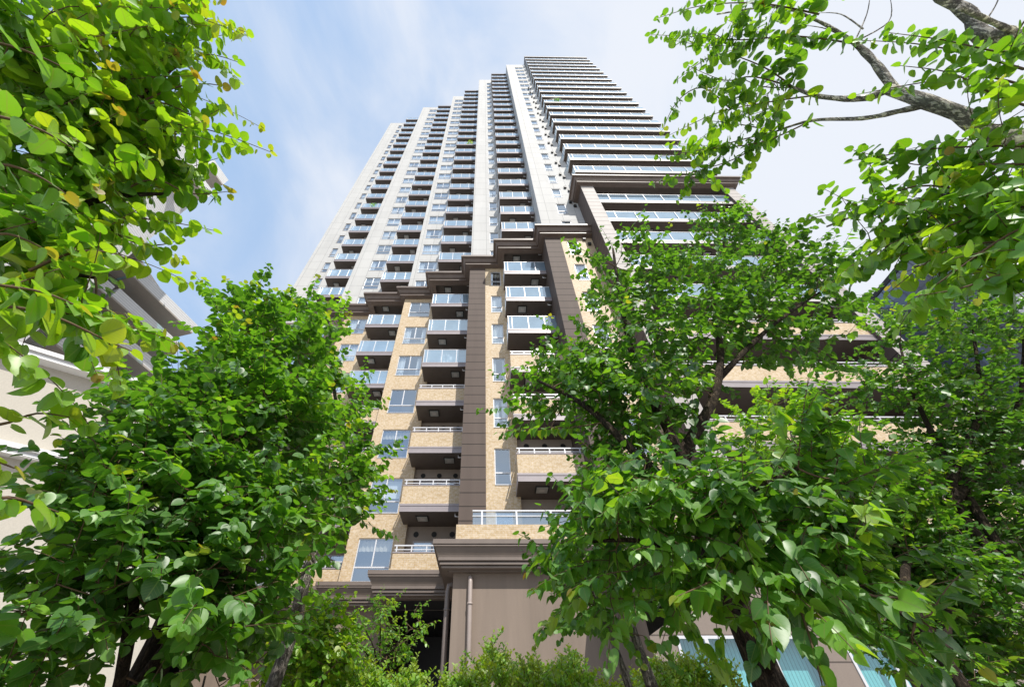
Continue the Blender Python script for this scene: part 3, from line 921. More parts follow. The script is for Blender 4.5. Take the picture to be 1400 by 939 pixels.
class Tree:
    def __init__(self, name, label, base, leafmat, bark, leaf=.07, fine=True, cat="tree", shape=None, group=None, droop=.35, tonebias=0.0, hang=.35, odd=.0005):
        self.t = thing(name, label, cat, base, group)
        self.base = Vector(base)
        self.trunk, self.br, self.lv = MB(), MB(), Leaves()
        self.nodes, self.nrad = [], []
        self.leaf, self.fine, self.shape, self.lm, self.bark, self.droop = leaf, fine, shape, leafmat, bark, droop
        self.tb = tonebias; self.hang = hang; self.ctone = 0.0; self.odd = odd
    def limb(self, pts, r0, r1, trunk=True, sides=10):
        pts = [Vector(p) - self.base for p in pts]
        # smooth by Catmull-Rom
        out = []
        for i in range(len(pts) - 1):
            p0, p1, p2, p3 = pts[max(i - 1, 0)], pts[i], pts[i + 1], pts[min(i + 2, len(pts) - 1)]
            for s in range(5):
                t = s / 5
                out.append(.5 * ((2 * p1) + (p2 - p0) * t + (2 * p0 - 5 * p1 + 4 * p2 - p3) * t * t + (3 * p1 - p0 - 3 * p2 + p3) * t ** 3))
        out.append(pts[-1])
        n = len(out)
        rad = [(r0 + (r1 - r0) * i / (n - 1)) * (1 + .07 * math.sin(i * 2.1) + .05 * math.sin(i * 4.7)) for i in range(n)]
        if trunk and pts[0].length < .05: rad[0] *= 1.35
        (self.trunk if trunk else self.br).tube(out, rad, self.bark, sides if trunk else 6)
        for i in range(1, n):
            self.nodes.append(out[i]); self.nrad.append(rad[i])
    def leaves_along(self, pts, i0, tipyoung=.5, size=1.0):
        L_ = [0.0]
        for a, b in zip(pts[:-1], pts[1:]): L_.append(L_[-1] + (b - a).length)
        tot = L_[-1]
        s = L_[i0]
        step = self.leaf * .62 * size
        j = 0
        young = RNG.random() < tipyoung
        outw = Vector((pts[-1].x, pts[-1].y, 0)); outw = outw.normalized() if outw.length > .05 else Vector((0, -1, 0))
        tw_tone = float(np.clip(RNG.normal(.44 + self.tb + self.ctone, .20), .02, .85))
        while s < tot + 1e-6:
            k = max(i for i in range(len(L_)) if L_[i] <= s + 1e-9); k = min(k, len(pts) - 2)
            f = (s - L_[k]) / max(L_[k + 1] - L_[k], 1e-6)
            p = pts[k].lerp(pts[k + 1], f)
            tg = (pts[k + 1] - pts[k]).normalized()
            side = tg.cross(Vector((0, 0, 1)))
            if side.length < .15: side = tg.orthogonal()
            side.normalize()
            fr = s / tot
            hang = float(np.clip(RNG.normal(self.hang, .22), 0, 1))
            for sg in (1, -1):
                if RNG.random() < .07: continue
                sd = side * sg
                d = sd * RNG.uniform(.5, 1.0) * (1.1 - hang) + tg * RNG.uniform(.1, .6) + Vector((0, 0, -hang * RNG.uniform(.7, 1.3))) + Vector(RNG.normal(size=3)) * .16
                nn = Vector((0, 0, 1.05 - hang)) + (sd * .6 + tg * .5 + outw * .5) * hang * RNG.uniform(.4, 1.3) + Vector(RNG.normal(size=3)) * .26
                sz = self.leaf * size * RNG.uniform(.58, 1.24) * (1.0 - .45 * max(0, fr - .72) / .28)
                tone = float(np.clip(tw_tone + RNG.normal(0, .10), 0, .88))
                if young and fr > .90: tone = RNG.uniform(.82, .97)
                elif RNG.random() < self.odd: tone = RNG.uniform(.86, .95)
                self.lv.add(p + d.normalized() * (self.leaf * .22), d, nn, sz, tone)
            s += step * RNG.uniform(.75, 1.3); j += 1
        # end leaf
        tg = (pts[-1] - pts[-2]).normalized()
        self.lv.add(pts[-1], tg + Vector((0, 0, -.3)), Vector((0, 0, 1)) + Vector(RNG.normal(size=3)) * .3, self.leaf * .6 * size, RNG.uniform(.88, 1.0) if young else tw_tone)
    def spray(self, pts, r0=.006, size=1.0, young=1.0, i0=0):
        pts = [Vector(p) - self.base for p in pts]
        out = []
        for i in range(len(pts) - 1):
            p0, p1, p2, p3 = pts[max(i - 1, 0)], pts[i], pts[i + 1], pts[min(i + 2, len(pts) - 1)]
            for s in range(4):
                t = s / 4
                out.append(.5 * ((2 * p1) + (p2 - p0) * t + (2 * p0 - 5 * p1 + 4 * p2 - p3) * t * t + (3 * p1 - p0 - 3 * p2 + p3) * t ** 3))
        out.append(pts[-1])
        n = len(out)
        self.br.tube(out, [r0 + (.0015 - r0) * i / (n - 1) for i in range(n)], TWIG, 5, False)
        self.leaves_along(out, i0, young, size)
        for p in out: self.nodes.append(p); self.nrad.append(.004)
    def cluster(self, u, v, w_, ru, rv, n, rw=.45, length=.5, size=1.0, young=.07, up=.25, hollow=.45, tone=0.0):
        self.ctone = tone
        c = at(u, v, w_) - self.base
        su, sv = ru * w_ / FPX, rv * w_ / FPX
        P = []
        for _ in range(n):
            q = Vector(RNG.normal(size=3)).normalized() * (RNG.random() ** hollow)
            P.append(c + RIGHT * (q.x * su) + UPV * (q.y * sv) + FWD * (q.z * rw))
        self.grow(P, length, size, young, up, c)
    def grow(self, P, length=.5, size=1.0, young=.07, up=.25, c=None):
        NA = np.array([tuple(q) for q in self.nodes])
        P = sorted(P, key=lambda p: float(np.min(np.sum((NA - np.array(p)) ** 2, axis=1))))
        for p in P:
            pa = np.array(p)
            d2 = np.sqrt(np.sum((NA - pa) ** 2, axis=1)) + .6 * np.maximum(0, NA[:, 2] - pa[2])
            i = int(np.argmin(d2)); q = Vector(NA[i])
            dist = (p - q).length
            ctrl = q.lerp(p, .5) + Vector((0, 0, -.08 * dist)) + Vector(RNG.normal(size=3)) * (.09 * dist)
            n = 4
            path = bez(q, ctrl, p, n)
            dr = (p - path[-2]).normalized()
            out = Vector((p.x, p.y, 0)); out = out.normalized() if out.length > .05 else Vector((0, 0, 0))
            dr = (dr * .6 + out * .35 + Vector((0, 0, up)) + Vector(RNG.normal(size=3)) * .35).normalized()
            ln = length * RNG.uniform(.55, 1.3)
            cur = p.copy(); tw = []
            m_ = 5
            for s in range(m_):
                dr = (dr + Vector((0, 0, -.10 * self.droop * 3 * (s / m_)))).normalized()
                cur = cur + dr * (ln / m_); tw.append(cur.copy())
            full = path + tw
            nn = len(full)
            r0 = min(.004 + .014 * dist, self.nrad[i] * .75, .022)
            self.br.tube(full, [r0 + (.0013 - r0) * (k / (nn - 1)) ** .8 for k in range(nn)], TWIG if r0 < .01 else self.bark, 5, False)
            self.leaves_along(full, n - 1 if dist > .35 else n, young, size)
            new = [np.array(tuple(z)) for z in path[1:]] + [np.array(tuple(tw[1]))]
            NA = np.vstack([NA] + [z[None] for z in new])
            for z in path[1:]: self.nodes.append(z); self.nrad.append(max(.004, r0 * .6))
            self.nodes.append(tw[1]); self.nrad.append(.004)
    def done(self):
        if self.trunk.f: self.trunk.build("trunk", self.t)
        if self.br.f: self.br.build("branches", self.t)
        self.lv.build("crown", self.lm, self.t, self.fine, self.shape)
        return self.t

# ------------------------------------------------------------------ TREES
# broad tree right of centre, its trunk in front of the teal windows
T = Tree("broadleaf_tree", "leafy tree right of centre whose dark trunk stands before the teal shop windows", (1.45, 2.6, .18), LEAF, BARKD, .082, hang=.5, tonebias=-.04, shape='P')
T.limb([(1.45, 2.6, .18), (1.44, 2.6, 1.3), (1.41, 2.6, 2.3), (1.39, 2.6, 3.05)], .102, .065)
T.limb([(1.39, 2.6, 3.05), at(945, 600, 2.95), at(975, 545, 3.2), at(985, 480, 3.6), at(975, 400, 4.3), at(992, 320, 5.3)], .055, .012)
T.limb([(1.39, 2.6, 3.0), at(915, 590, 2.95), at(870, 500, 3.5), at(850, 420, 4.1), at(838, 340, 4.8)], .05, .012)
T.limb([(1.40, 2.6, 2.75), at(870, 620, 2.7), at(800, 555, 3.1), at(735, 520, 3.4)], .04, .01)
T.limb([at(980, 520, 3.35), at(1050, 450, 3.8), at(1120, 400, 4.2)], .03, .009)
T.limb([(1.42, 2.6, 2.2), at(1010, 740, 2.0), at(1000, 690, 1.8), at(1090, 640, 1.8)], .03, .008)
T.limb([(1.42, 2.6, 1.9), at(1080, 800, 1.75), at(1150, 790, 1.55), at(1250, 850, 1.42)], .025, .006)
T.limb([(1.42, 2.6, 2.1), at(950, 770, 1.95), at(880, 740, 1.9), at(810, 740, 1.95)], .025, .006)
for a in [(992, 330, 5.2, 55, 60, 53), (930, 395, 4.4, 95, 60, 69), (850, 375, 4.6, 55, 50, 41), (1060, 375, 4.4, 80, 50, 53), (1120, 400, 4.2, 45, 45, 28),
          (900, 470, 3.8, 130, 60, 94), (795, 500, 3.6, 55, 35, 44), (865, 540, 3.3, 95, 50, 89), (760, 560, 3.3, 40, 25, 20), (1080, 475, 3.8, 70, 30, 28),
          (1010, 430, 4.0, 70, 50, 48), (870, 600, 3.0, 55, 30, 29), (890, 585, 3.2, 45, 30, 13)]:
    T.cluster(*a, length=.40, size=.80, tone=-.24)
for a in [(1100, 640, 1.95, 70, 50, 38), (1010, 690, 1.85, 90, 60, 50), (900, 710, 1.95, 90, 60, 46), (1050, 770, 1.7, 110, 50, 46), (868, 655, 2.1, 35, 35, 17),
          (815, 770, 2.0, 45, 55, 26), (1130, 720, 1.75, 60, 70, 35), (1170, 800, 1.6, 50, 40, 17), (930, 800, 1.9, 80, 40, 23)]:
    T.cluster(*a, rw=.3, length=.30, size=.82, up=.05)
T.spray([at(1150, 790, 1.55), at(1230, 830, 1.45), at(1290, 870, 1.4), at(1345, 915, 1.38)], .006)
T.spray([at(1120, 770, 1.5), at(1180, 810, 1.4), at(1240, 815, 1.35), at(1260, 800, 1.34)], .006)
T.spray([at(1090, 820, 1.5), at(1110, 880, 1.35), at(1125, 940, 1.3)], .006)
T.spray([at(1000, 780, 1.6), at(960, 800, 1.5), at(925, 815, 1.45)], .006)
T.done()

# slender two stemmed tree between it and the entrance block
T = Tree("slender_tree", "slim two stemmed tree with pale trunk before the brown entrance wall", (1.18, 3.55, .18), LEAF, BARKG, .06)
T.limb([(1.18, 3.55, .18), (1.17, 3.55, 1.6), (1.10, 3.6, 2.4), at(835, 740, 3.2)], .055, .02)
T.limb([(1.12, 3.5, .18), (1.0, 3.5, 1.7), (.9, 3.5, 2.3), at(790, 760, 3.1)], .035, .012)
for a in [(800, 800, 3.0, 45, 50, 31), (845, 720, 3.2, 70, 60, 48), (815, 700, 3.3, 30, 30, 14), (870, 800, 3.0, 60, 45, 25), (880, 660, 3.4, 50, 40, 20)]:
    T.cluster(*a, length=.32, up=.1)
T.done()

# small bright tree in front of the wing's brick balconies
T = Tree("young_tree", "small light green tree rising in front of the wing's brick balconies", (3.75, 4.5, .18), LEAFY, BARKG, .062, fine=False)
T.limb([(3.75, 4.5, .18), (3.75, 4.5, 2.2), at(1105, 690, 4.8), at(1085, 600, 5.2), at(1072, 540, 5.6)], .07, .012)
T.limb([at(1110, 710, 4.75), at(1060, 650, 5.0), at(1020, 600, 5.2)], .025, .008)
T.limb([at(1110, 710, 4.75), at(1170, 680, 4.8), at(1200, 640, 4.9)], .025, .008)
for a in [(1070, 545, 5.6, 45, 25, 21), (1100, 610, 5.1, 85, 45, 65), (1040, 590, 5.2, 35, 25, 16), (1165, 665, 4.9, 70, 50, 57), (1110, 720, 4.7, 100, 50, 78), (1080, 570, 5.4, 60, 25, 23), (1040, 650, 5.0, 50, 40, 31), (1170, 760, 4.5, 90, 40, 47)]:
    T.cluster(*a, length=.34, rw=.6, up=.35)
T.done()

# big dense tree at the right edge
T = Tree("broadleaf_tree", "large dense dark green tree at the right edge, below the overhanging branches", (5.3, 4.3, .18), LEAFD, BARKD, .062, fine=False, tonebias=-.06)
T.limb([(5.3, 4.3, .18), (5.25, 4.3, 2.2), (5.2, 4.3, 3.6), at(1340, 560, 5.0), at(1330, 450, 5.6)], .09, .012)
T.limb([(5.22, 4.3, 3.0), at(1300, 640, 4.7), at(1250, 540, 5.2), at(1230, 470, 5.6)], .05, .012)
T.limb([(5.2, 4.3, 3.6), at(1390, 560, 5.0), at(1400, 450, 5.5)], .05, .012)
for a in [(1330, 440, 5.7, 60, 38, 61), (1255, 455, 5.7, 45, 35, 41), (1390, 470, 5.5, 40, 50, 44), (1290, 530, 5.3, 95, 55, 136), (1350, 610, 4.9, 75, 70, 136), (1275, 640, 4.8, 80, 55, 109),
          (1225, 530, 5.3, 30, 35, 31), (1375, 730, 4.4, 50, 65, 85), (1320, 720, 4.5, 70, 50, 85), (1380, 850, 4.0, 50, 60, 61), (1410, 600, 4.9, 40, 70, 51)]:
    T.cluster(*a, length=.38, rw=.7, young=.05)
T.done()
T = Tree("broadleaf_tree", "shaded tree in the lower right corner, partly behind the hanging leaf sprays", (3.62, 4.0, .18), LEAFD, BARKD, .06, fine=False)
T.limb([(3.62, 4.0, .18), (3.66, 4.0, 1.6), (3.75, 4.05, 2.6), at(1245, 740, 4.2), at(1230, 690, 4.4)], .07, .012)
T.limb([(3.7, 4.0, 2.2), at(1300, 800, 3.9), at(1330, 760, 4.0)], .035, .01)
for a in [(1225, 730, 4.3, 75, 50, 112), (1275, 795, 4.0, 70, 45, 100), (1200, 680, 4.5, 60, 45, 72), (1310, 860, 3.7, 70, 40, 110), (1260, 900, 3.3, 50, 30, 40), (1330, 800, 3.7, 60, 40, 50), (1230, 840, 3.8, 60, 30, 52), (1150, 720, 4.6, 60, 40, 40), (1320, 920, 3.5, 60, 30, 34), (1370, 900, 3.6, 50, 40, 34), (1150, 800, 4.1, 60, 40, 48)]:
    T.cluster(*a, length=.34, rw=.6, young=.04)
T.done()

# tree overhanging from the top right
T = Tree("overhanging_tree", "tree reaching in from the upper right with bare grey limbs and hanging leaf sprays", (3.75, .35, .14), LEAFY, BARKP, .062, droop=.75, tonebias=-.05, hang=.6)
T.limb([(3.75, .35, .14), (3.65, .4, 1.8), (3.3, .5, 3.0), at(1400, 192, 2.0), at(1310, 155, 2.1), at(1215, 122, 2.35)], .07, .03)
T.limb([at(1225, 126, 2.33), at(1195, 85, 2.45), at(1168, 58, 2.55)], .026, .016)
T.limb([at(1215, 122, 2.35), at(1180, 135, 2.4), at(1120, 132, 2.55), at(1085, 120, 2.7)], .022, .009)
T.limb([at(1275, 142, 2.19), at(1230, 152, 2.28), at(1180, 162, 2.4), at(1110, 165, 2.6), at(1060, 180, 2.8)], .018, .006)
T.limb([(3.2, .5, 3.1), at(1420, 60, 1.9), at(1345, 50, 2.0), at(1325, 20, 2.05), at(1280, -8, 2.1)], .05, .024)
T.limb([at(1400, 50, 1.95), at(1360, 32, 1.9), at(1310, 10, 1.9)], .014, .01)
T.limb([(3.3, .5, 3.0), at(1440, 260, 1.75), at(1330, 262, 1.85), at(1200, 285, 2.1), at(1130, 310, 2.3)], .02, .005, False)
T.limb([(3.3, .5, 2.8), at(1440, 320, 1.6), at(1340, 340, 1.65), at(1250, 365, 1.7)], .02, .005, False)
T.limb([at(1168, 58, 2.55), at(1120, 30, 2.6), at(1060, 10, 2.7), at(980, 20, 2.9)], .012, .005, False)
SPR = [
    [(1168, 60, 2.55), (1090, 50, 2.6), (1010, 55, 2.75), (940, 50, 2.9), (888, 48, 3.0)],
    [(1120, 20, 2.5), (1040, 5, 2.6), (960, 8, 2.8), (900, 25, 2.95)],
    [(1085, 120, 2.7), (1040, 90, 2.75), (980, 75, 2.9), (925, 110, 3.0)],
    [(1120, 130, 2.55), (1050, 140, 2.7), (980, 155, 2.85), (915, 185, 3.0)],
    [(1085, 120, 2.7), (1030, 105, 2.7), (990, 110, 2.8), (940, 90, 2.95)],
    [(1110, 165, 2.6), (1040, 195, 2.75), (960, 205, 2.9), (900, 215, 3.0)],
    [(1060, 180, 2.8), (1010, 215, 2.85), (950, 235, 2.95), (893, 250, 3.05)],
    [(1060, 180, 2.8), (1000, 195, 2.85), (935, 215, 2.95)],
    [(1000, 150, 2.8), (960, 120, 2.9), (925, 140, 3.0), (905, 180, 3.05)],
    [(1400, 95, 1.8), (1330, 75, 1.95), (1250, 60, 2.15), (1165, 55, 2.3)],
    [(1410, 120, 1.8), (1340, 105, 1.95), (1250, 115, 2.1), (1170, 130, 2.3)],
    [(1420, 70, 1.7), (1360, 70, 1.8), (1290, 55, 2.0), (1215, 45, 2.2)],
    [(1420, 150, 1.7), (1360, 130, 1.8), (1300, 100, 1.95), (1230, 90, 2.1)],
    [(1420, 200, 1.7), (1350, 200, 1.8), (1260, 205, 2.0), (1165, 220, 2.2)],
    [(1420, 225, 1.7), (1340, 225, 1.8), (1250, 225, 2.0), (1165, 205, 2.2)],
    [(1330, 262, 1.85), (1250, 255, 1.95), (1170, 285, 2.15), (1100, 300, 2.35)],
    [(1330, 262, 1.85), (1260, 290, 1.95), (1190, 330, 2.1)],
    [(1440, 280, 1.6), (1350, 290, 1.7), (1270, 320, 1.8), (1200, 345, 1.95)],
    [(1440, 330, 1.5), (1370, 330, 1.55), (1290, 345, 1.65), (1215, 400, 1.75)],
    [(1440, 300, 1.45), (1380, 320, 1.5), (1300, 375, 1.55), (1235, 420, 1.6)],
    [(1440, 360, 1.4), (1370, 375, 1.45), (1310, 395, 1.5), (1250, 405, 1.55)],
    [(1430, 10, 1.7), (1400, 30, 1.7), (1380, 70, 1.75)],
    [(1440, 240, 1.6), (1390, 265, 1.65), (1340, 310, 1.7), (1290, 330, 1.75)],
]
for s in SPR:
    T.spray([at(*q) for q in s], .006, young=.05)
for a in [(1050, 35, 2.7, 80, 35, 14), (1040, 125, 2.75, 60, 40, 14), (985, 215, 2.9, 50, 20, 6), (1340, 280, 1.75, 70, 35, 12), (1360, 350, 1.55, 50, 30, 8), (1380, 170, 1.8, 40, 40, 7), (1290, 330, 1.8, 60, 30, 12), (1390, 320, 1.65, 40, 40, 10), (1235, 310, 1.95, 45, 25, 9), (1380, 260, 1.7, 40, 30, 8), (1330, 220, 1.9, 60, 20, 6)]:
    T.cluster(*a, rw=.25, length=.32, up=-.1, young=.1)
# leafless twigs against the sky
for s in [[(1168, 58, 2.55), (1215, 30, 2.5), (1217, -5, 2.5)], [(1168, 58, 2.55), (1130, 40, 2.6), (1100, 35, 2.7)], [(1168, 58, 2.55), (1185, 20, 2.6), (1190, -10, 2.6)],
          [(1085, 120, 2.7), (1040, 118, 2.8), (1000, 100, 2.9)], [(1060, 180, 2.8), (1010, 170, 2.9), (965, 165, 3.0)], [(1340, 40, 2.0), (1360, 10, 2.0), (1368, -10, 2.0)], [(1180, 40, 2.5), (1150, 20, 2.6), (1120, 18, 2.7)]]:
    T.limb([at(*q) for q in s], .005, .0015, False)
T.done()

# tree overhanging from the top left
T = Tree("overhanging_tree", "tree filling the upper left with large round leaves, some tips turning orange", (-2.75, .55, .14), LEAFY, BARKD, .067, droop=.6, tonebias=.06, hang=.45, odd=.001)
T.limb([(-2.75, .55, .14), (-2.7, .55, 1.5), (-2.5, .6, 2.4), at(-60, 260, 1.75), at(20, 150, 1.8), at(60, 60, 2.0)], .09, .02)
T.limb([at(-60, 260, 1.75), at(60, 210, 1.75), at(170, 150, 1.9), at(250, 80, 2.1)], .03, .007, False)
T.limb([at(-80, 300, 1.6), at(40, 300, 1.65), at(150, 270, 1.75), at(230, 265, 1.9)], .025, .006, False)
T.limb([(-2.5, .6, 2.4), at(-60, 400, 1.4), at(40, 370, 1.45), at(130, 380, 1.5)], .022, .006, False)
T.limb([(-2.5, .6, 2.2), at(-90, 520, 1.2), at(-20, 560, 1.2)], .018, .006, False)
SPR = [
    [(20, 130, 1.75), (110, 60, 1.8), (200, 30, 1.95), (275, 25, 2.1), (338, 45, 2.2)],
    [(60, 60, 1.9), (140, 20, 1.95), (230, -5, 2.1), (300, 0, 2.2)],
    [(170, 150, 1.9), (230, 100, 2.0), (280, 75, 2.1), (325, 85, 2.2)],
    [(170, 150, 1.9), (240, 120, 2.0), (280, 115, 2.1), (305, 118, 2.15)],
    [(60, 210, 1.75), (150, 165, 1.85), (240, 170, 1.95), (300, 182, 2.05), (370, 208, 2.15)],
    [(150, 165, 1.85), (215, 140, 1.95), (270, 160, 2.05), (300, 150, 2.1)],
    [(150, 270, 1.75), (210, 245, 1.85), (260, 265, 1.95), (312, 262, 2.05)],
    [(40, 300, 1.65), (130, 300, 1.7), (210, 300, 1.8), (292, 315, 1.95)],
    [(130, 300, 1.7), (180, 330, 1.75), (215, 335, 1.8), (240, 330, 1.85)],
    [(40, 370, 1.3), (100, 345, 1.35), (150, 345, 1.4), (175, 355, 1.45)],
    [(-40, 420, 1.05), (20, 420, 1.08), (80, 435, 1.12), (145, 465, 1.2), (180, 480, 1.25)],
    [(-60, 380, 1.0), (0, 390, 1.02), (60, 400, 1.06), (110, 420, 1.1)],
    [(-40, 570, 1.1), (0, 580, 1.1), (50, 565, 1.15), (95, 570, 1.2)],
    [(-60, 620, 1.0), (-20, 625, 1.0), (20, 640, 1.02)],
    [(-40, 690, 1.0), (10, 680, 1.0), (50, 690, 1.05), (80, 700, 1.1)],
    [(-60, 160, 1.0), (0, 160, 1.05), (60, 180, 1.1), (110, 210, 1.2)],
    [(-60, 240, 1.0), (0, 225, 1.05), (50, 240, 1.1), (90, 265, 1.15)],
    [(-50, 330, 1.0), (10, 320, 1.05), (60, 340, 1.12)],
    [(-60, 60, 1.2), (0, 60, 1.2), (60, 80, 1.25), (120, 110, 1.35)],
]
for s in SPR:
    T.spray([at(*q) for q in s], .006, young=.35)
for a in [(60, 80, 1.7, 80, 80, 56), (190, 45, 2.0, 60, 40, 24), (130, 165, 1.85, 75, 50, 38), (262, 40, 2.1, 25, 30, 6), (205, 120, 2.0, 35, 35, 11), (50, 230, 1.6, 75, 60, 42), (120, 250, 1.85, 45, 25, 10),
          (50, 330, 1.45, 65, 35, 22), (80, 310, 1.7, 40, 22, 6), (60, 420, 1.25, 70, 30, 15), (160, 215, 1.9, 50, 35, 15), (80, 385, 1.5, 40, 20, 5)]:
    T.cluster(*a, rw=.28, length=.32, up=.0, young=.3)
T.done()

# big tree lower left
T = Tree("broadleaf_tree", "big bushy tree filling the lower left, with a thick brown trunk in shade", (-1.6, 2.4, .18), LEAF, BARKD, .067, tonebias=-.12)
T.limb([(-1.6, 2.4, .18), (-1.6, 2.4, 1.2), (-1.58, 2.4, 2.2), (-1.65, 2.35, 3.0), at(330, 560, 3.0), at(340, 460, 3.6)], .105, .018)
T.limb([(-1.58, 2.4, 2.0), at(240, 720, 2.15), at(170, 640, 2.2), at(110, 600, 2.2)], .04, .01)
T.limb([(-1.6, 2.38, 2.4), at(270, 600, 2.6), at(235, 560, 2.8), at(265, 520, 3.1)], .035, .01)
T.limb([(-1.6, 2.38, 2.4), at(380, 600, 2.9), at(410, 500, 3.4)], .03, .01)
T.limb([(-1.6, 2.38, 1.7), at(180, 800, 1.75), at(100, 790, 1.65), at(50, 830, 1.6)], .03, .008)
T.limb([(-1.6, 2.38, 1.8), at(300, 790, 1.85), at(350, 780, 1.85)], .025, .008)
for a in [(340, 440, 3.7, 40, 40, 45), (318, 505, 3.3, 50, 35, 62), (395, 475, 3.6, 40, 50, 50), (235, 550, 2.9, 60, 30, 50), (330, 560, 2.95, 105, 55, 118), (405, 590, 3.0, 38, 50, 45),
          (250, 600, 2.5, 90, 50, 76), (220, 660, 2.15, 110, 50, 76), (150, 655, 2.0, 40, 25, 15), (330, 690, 2.3, 80, 60, 68), (395, 690, 2.6, 35, 40, 28),
          (190, 745, 1.8, 70, 40, 38), (270, 780, 1.85, 90, 50, 54), (85, 825, 1.65, 60, 40, 19), (130, 850, 1.65, 50, 35, 14), (330, 820, 1.9, 45, 40, 22), (60, 900, 1.5, 60, 35, 18), (280, 860, 2.0, 50, 40, 22), (130, 790, 1.9, 60, 40, 20), (300, 900, 2.0, 50, 40, 22)]:
    T.cluster(*a, rw=.38, length=.34, size=.95, young=.3 if a[1] < 530 else .06, up=.6 if a[1] < 530 else .22)
T.done()

# slimmer leaning tree behind it
T = Tree("slender_tree", "leaning grey stemmed tree beside the big bushy tree, in front of the brown cornice", (-1.62, 3.6, .18), LEAF, BARKG, .062, tonebias=-.04)
T.limb([(-1.62, 3.6, .18), at(385, 905, 2.9), at(412, 810, 3.1), at(430, 750, 3.35), at(455, 700, 3.5), at(470, 620, 3.9), at(455, 520, 4.4), at(450, 440, 4.9)], .062, .012)
T.limb([at(425, 770, 3.3), at(400, 700, 3.6), at(410, 600, 4.1), at(412, 480, 4.6)], .03, .01)
for a in [(460, 550, 4.3, 45, 50, 51), (482, 640, 3.9, 38, 50, 51), (425, 520, 4.4, 40, 50, 42), (448, 450, 4.8, 22, 40, 21), (412, 430, 4.9, 20, 25, 12), (465, 700, 3.7, 38, 35, 27), (405, 640, 4.0, 50, 60, 51), (380, 750, 3.5, 50, 40, 33)]:
    T.cluster(*a, length=.3, rw=.45, young=.08)
T.done()

# ------------------------------------------------------------------ SHRUBS AND HEDGE
T = Tree("shrub", "bright green leafy shrub at the foot of the leaning grey stemmed tree", (-1.75, 4.2, .18), LEAFY, BARKD, .055, cat="shrub", fine=False, tonebias=.15)
for dx in (-.35, 0, .3):
    T.limb([(-1.75 + dx * .3, 4.2, .18), (-1.75 + dx, 4.2, 1.2), (-1.75 + dx * 1.5, 4.2, 2.1)], .02, .008)
for a in [(415, 880, 3.5, 65, 45, 90), (385, 930, 3.3, 60, 40, 60), (455, 915, 3.4, 35, 40, 39), (430, 850, 3.6, 40, 25, 30)]:
    T.cluster(*a, length=.22, rw=.4, young=.08)
T.done()
T = Tree("shrub", "thin open evergreen shrub with arching twigs before the dark entrance recess", (-1.15, 5.0, .18), LEAF, BARKD, .05, cat="shrub", fine=False, shape='N')
for q in ((520, 830, 4.4), (570, 850, 4.3), (500, 860, 4.2), (545, 880, 4.1), (470, 870, 4.2)):
    T.limb([(-1.15, 5.0, .18), (-1.15, 5.0, 1.2), at(515, 925, 4.0), at(*q)], .016, .005)
for a in [(520, 835, 4.4, 18, 22, 20), (565, 853, 4.3, 18, 8, 10), (510, 865, 4.3, 30, 20, 22), (535, 885, 4.2, 30, 18, 20), (490, 900, 4.1, 25, 25, 18), (520, 910, 4.1, 30, 20, 18)]:
    T.cluster(*a, length=.18, rw=.25, young=.0)
T.done()

def hedge():
    t = thing("hedge", "clipped bright green hedge with small leaves before the brown entrance wall", "hedge", (0, 5.0, .18))
    lv, br = Leaves(), MB()
    def top(x, y):
        return 2.05 + .10 * math.sin(3.3 * x + .6) + .06 * math.sin(7.9 * x + 1.2) + .05 * math.sin(6.1 * y + 2 * x) + .05 * math.sin(17 * x)
    for _ in range(3600):
        x, y = RNG.uniform(-1.8, 2.2), RNG.uniform(-.45, .45)
        zt = top(x, y)
        if RNG.random() < .45: y = -.45 + RNG.normal() * .05; z0 = zt - abs(RNG.normal()) * .6
        else: z0 = zt - abs(RNG.normal()) * .10
        ln = RNG.uniform(.07, .20)
        d = (Vector((RNG.normal() * .6, RNG.normal() * .5 - (.6 if y < -.35 else 0), .8))).normalized()
        p0 = Vector((x, y, z0 - .1)); p1 = p0 + d * ln
        br.tube([p0, p1], [.003, .0012], TWIG, 4, False)
        n = int(ln / .013)
        tone = float(np.clip(RNG.normal(.72, .12), .3, .87))
        for i in range(n):
            f = (i + 1) / n; p = p0.lerp(p1, f); an = i * 2.4
            sd = Vector((math.cos(an), math.sin(an), .55))
            lv.add(p, sd + d * .3, d + Vector(RNG.normal(size=3)) * .25, .05 * RNG.uniform(.7, 1.25) * (1 - .3 * f), min(.9, tone + .25 * f))
    for i in range(14):
        x = -1.6 + 3.6 * i / 13
        br.tube([(x, 0, 0), (x + RNG.normal() * .05, RNG.normal() * .05, 1.0), (x + RNG.normal() * .15, RNG.normal() * .15, 1.6)], [.02, .015, .006], BARKD, 6)
    mbk = MB()
    br.build("stems", t); lv.build("foliage", LEAF, t, False, 'N')
hedge()

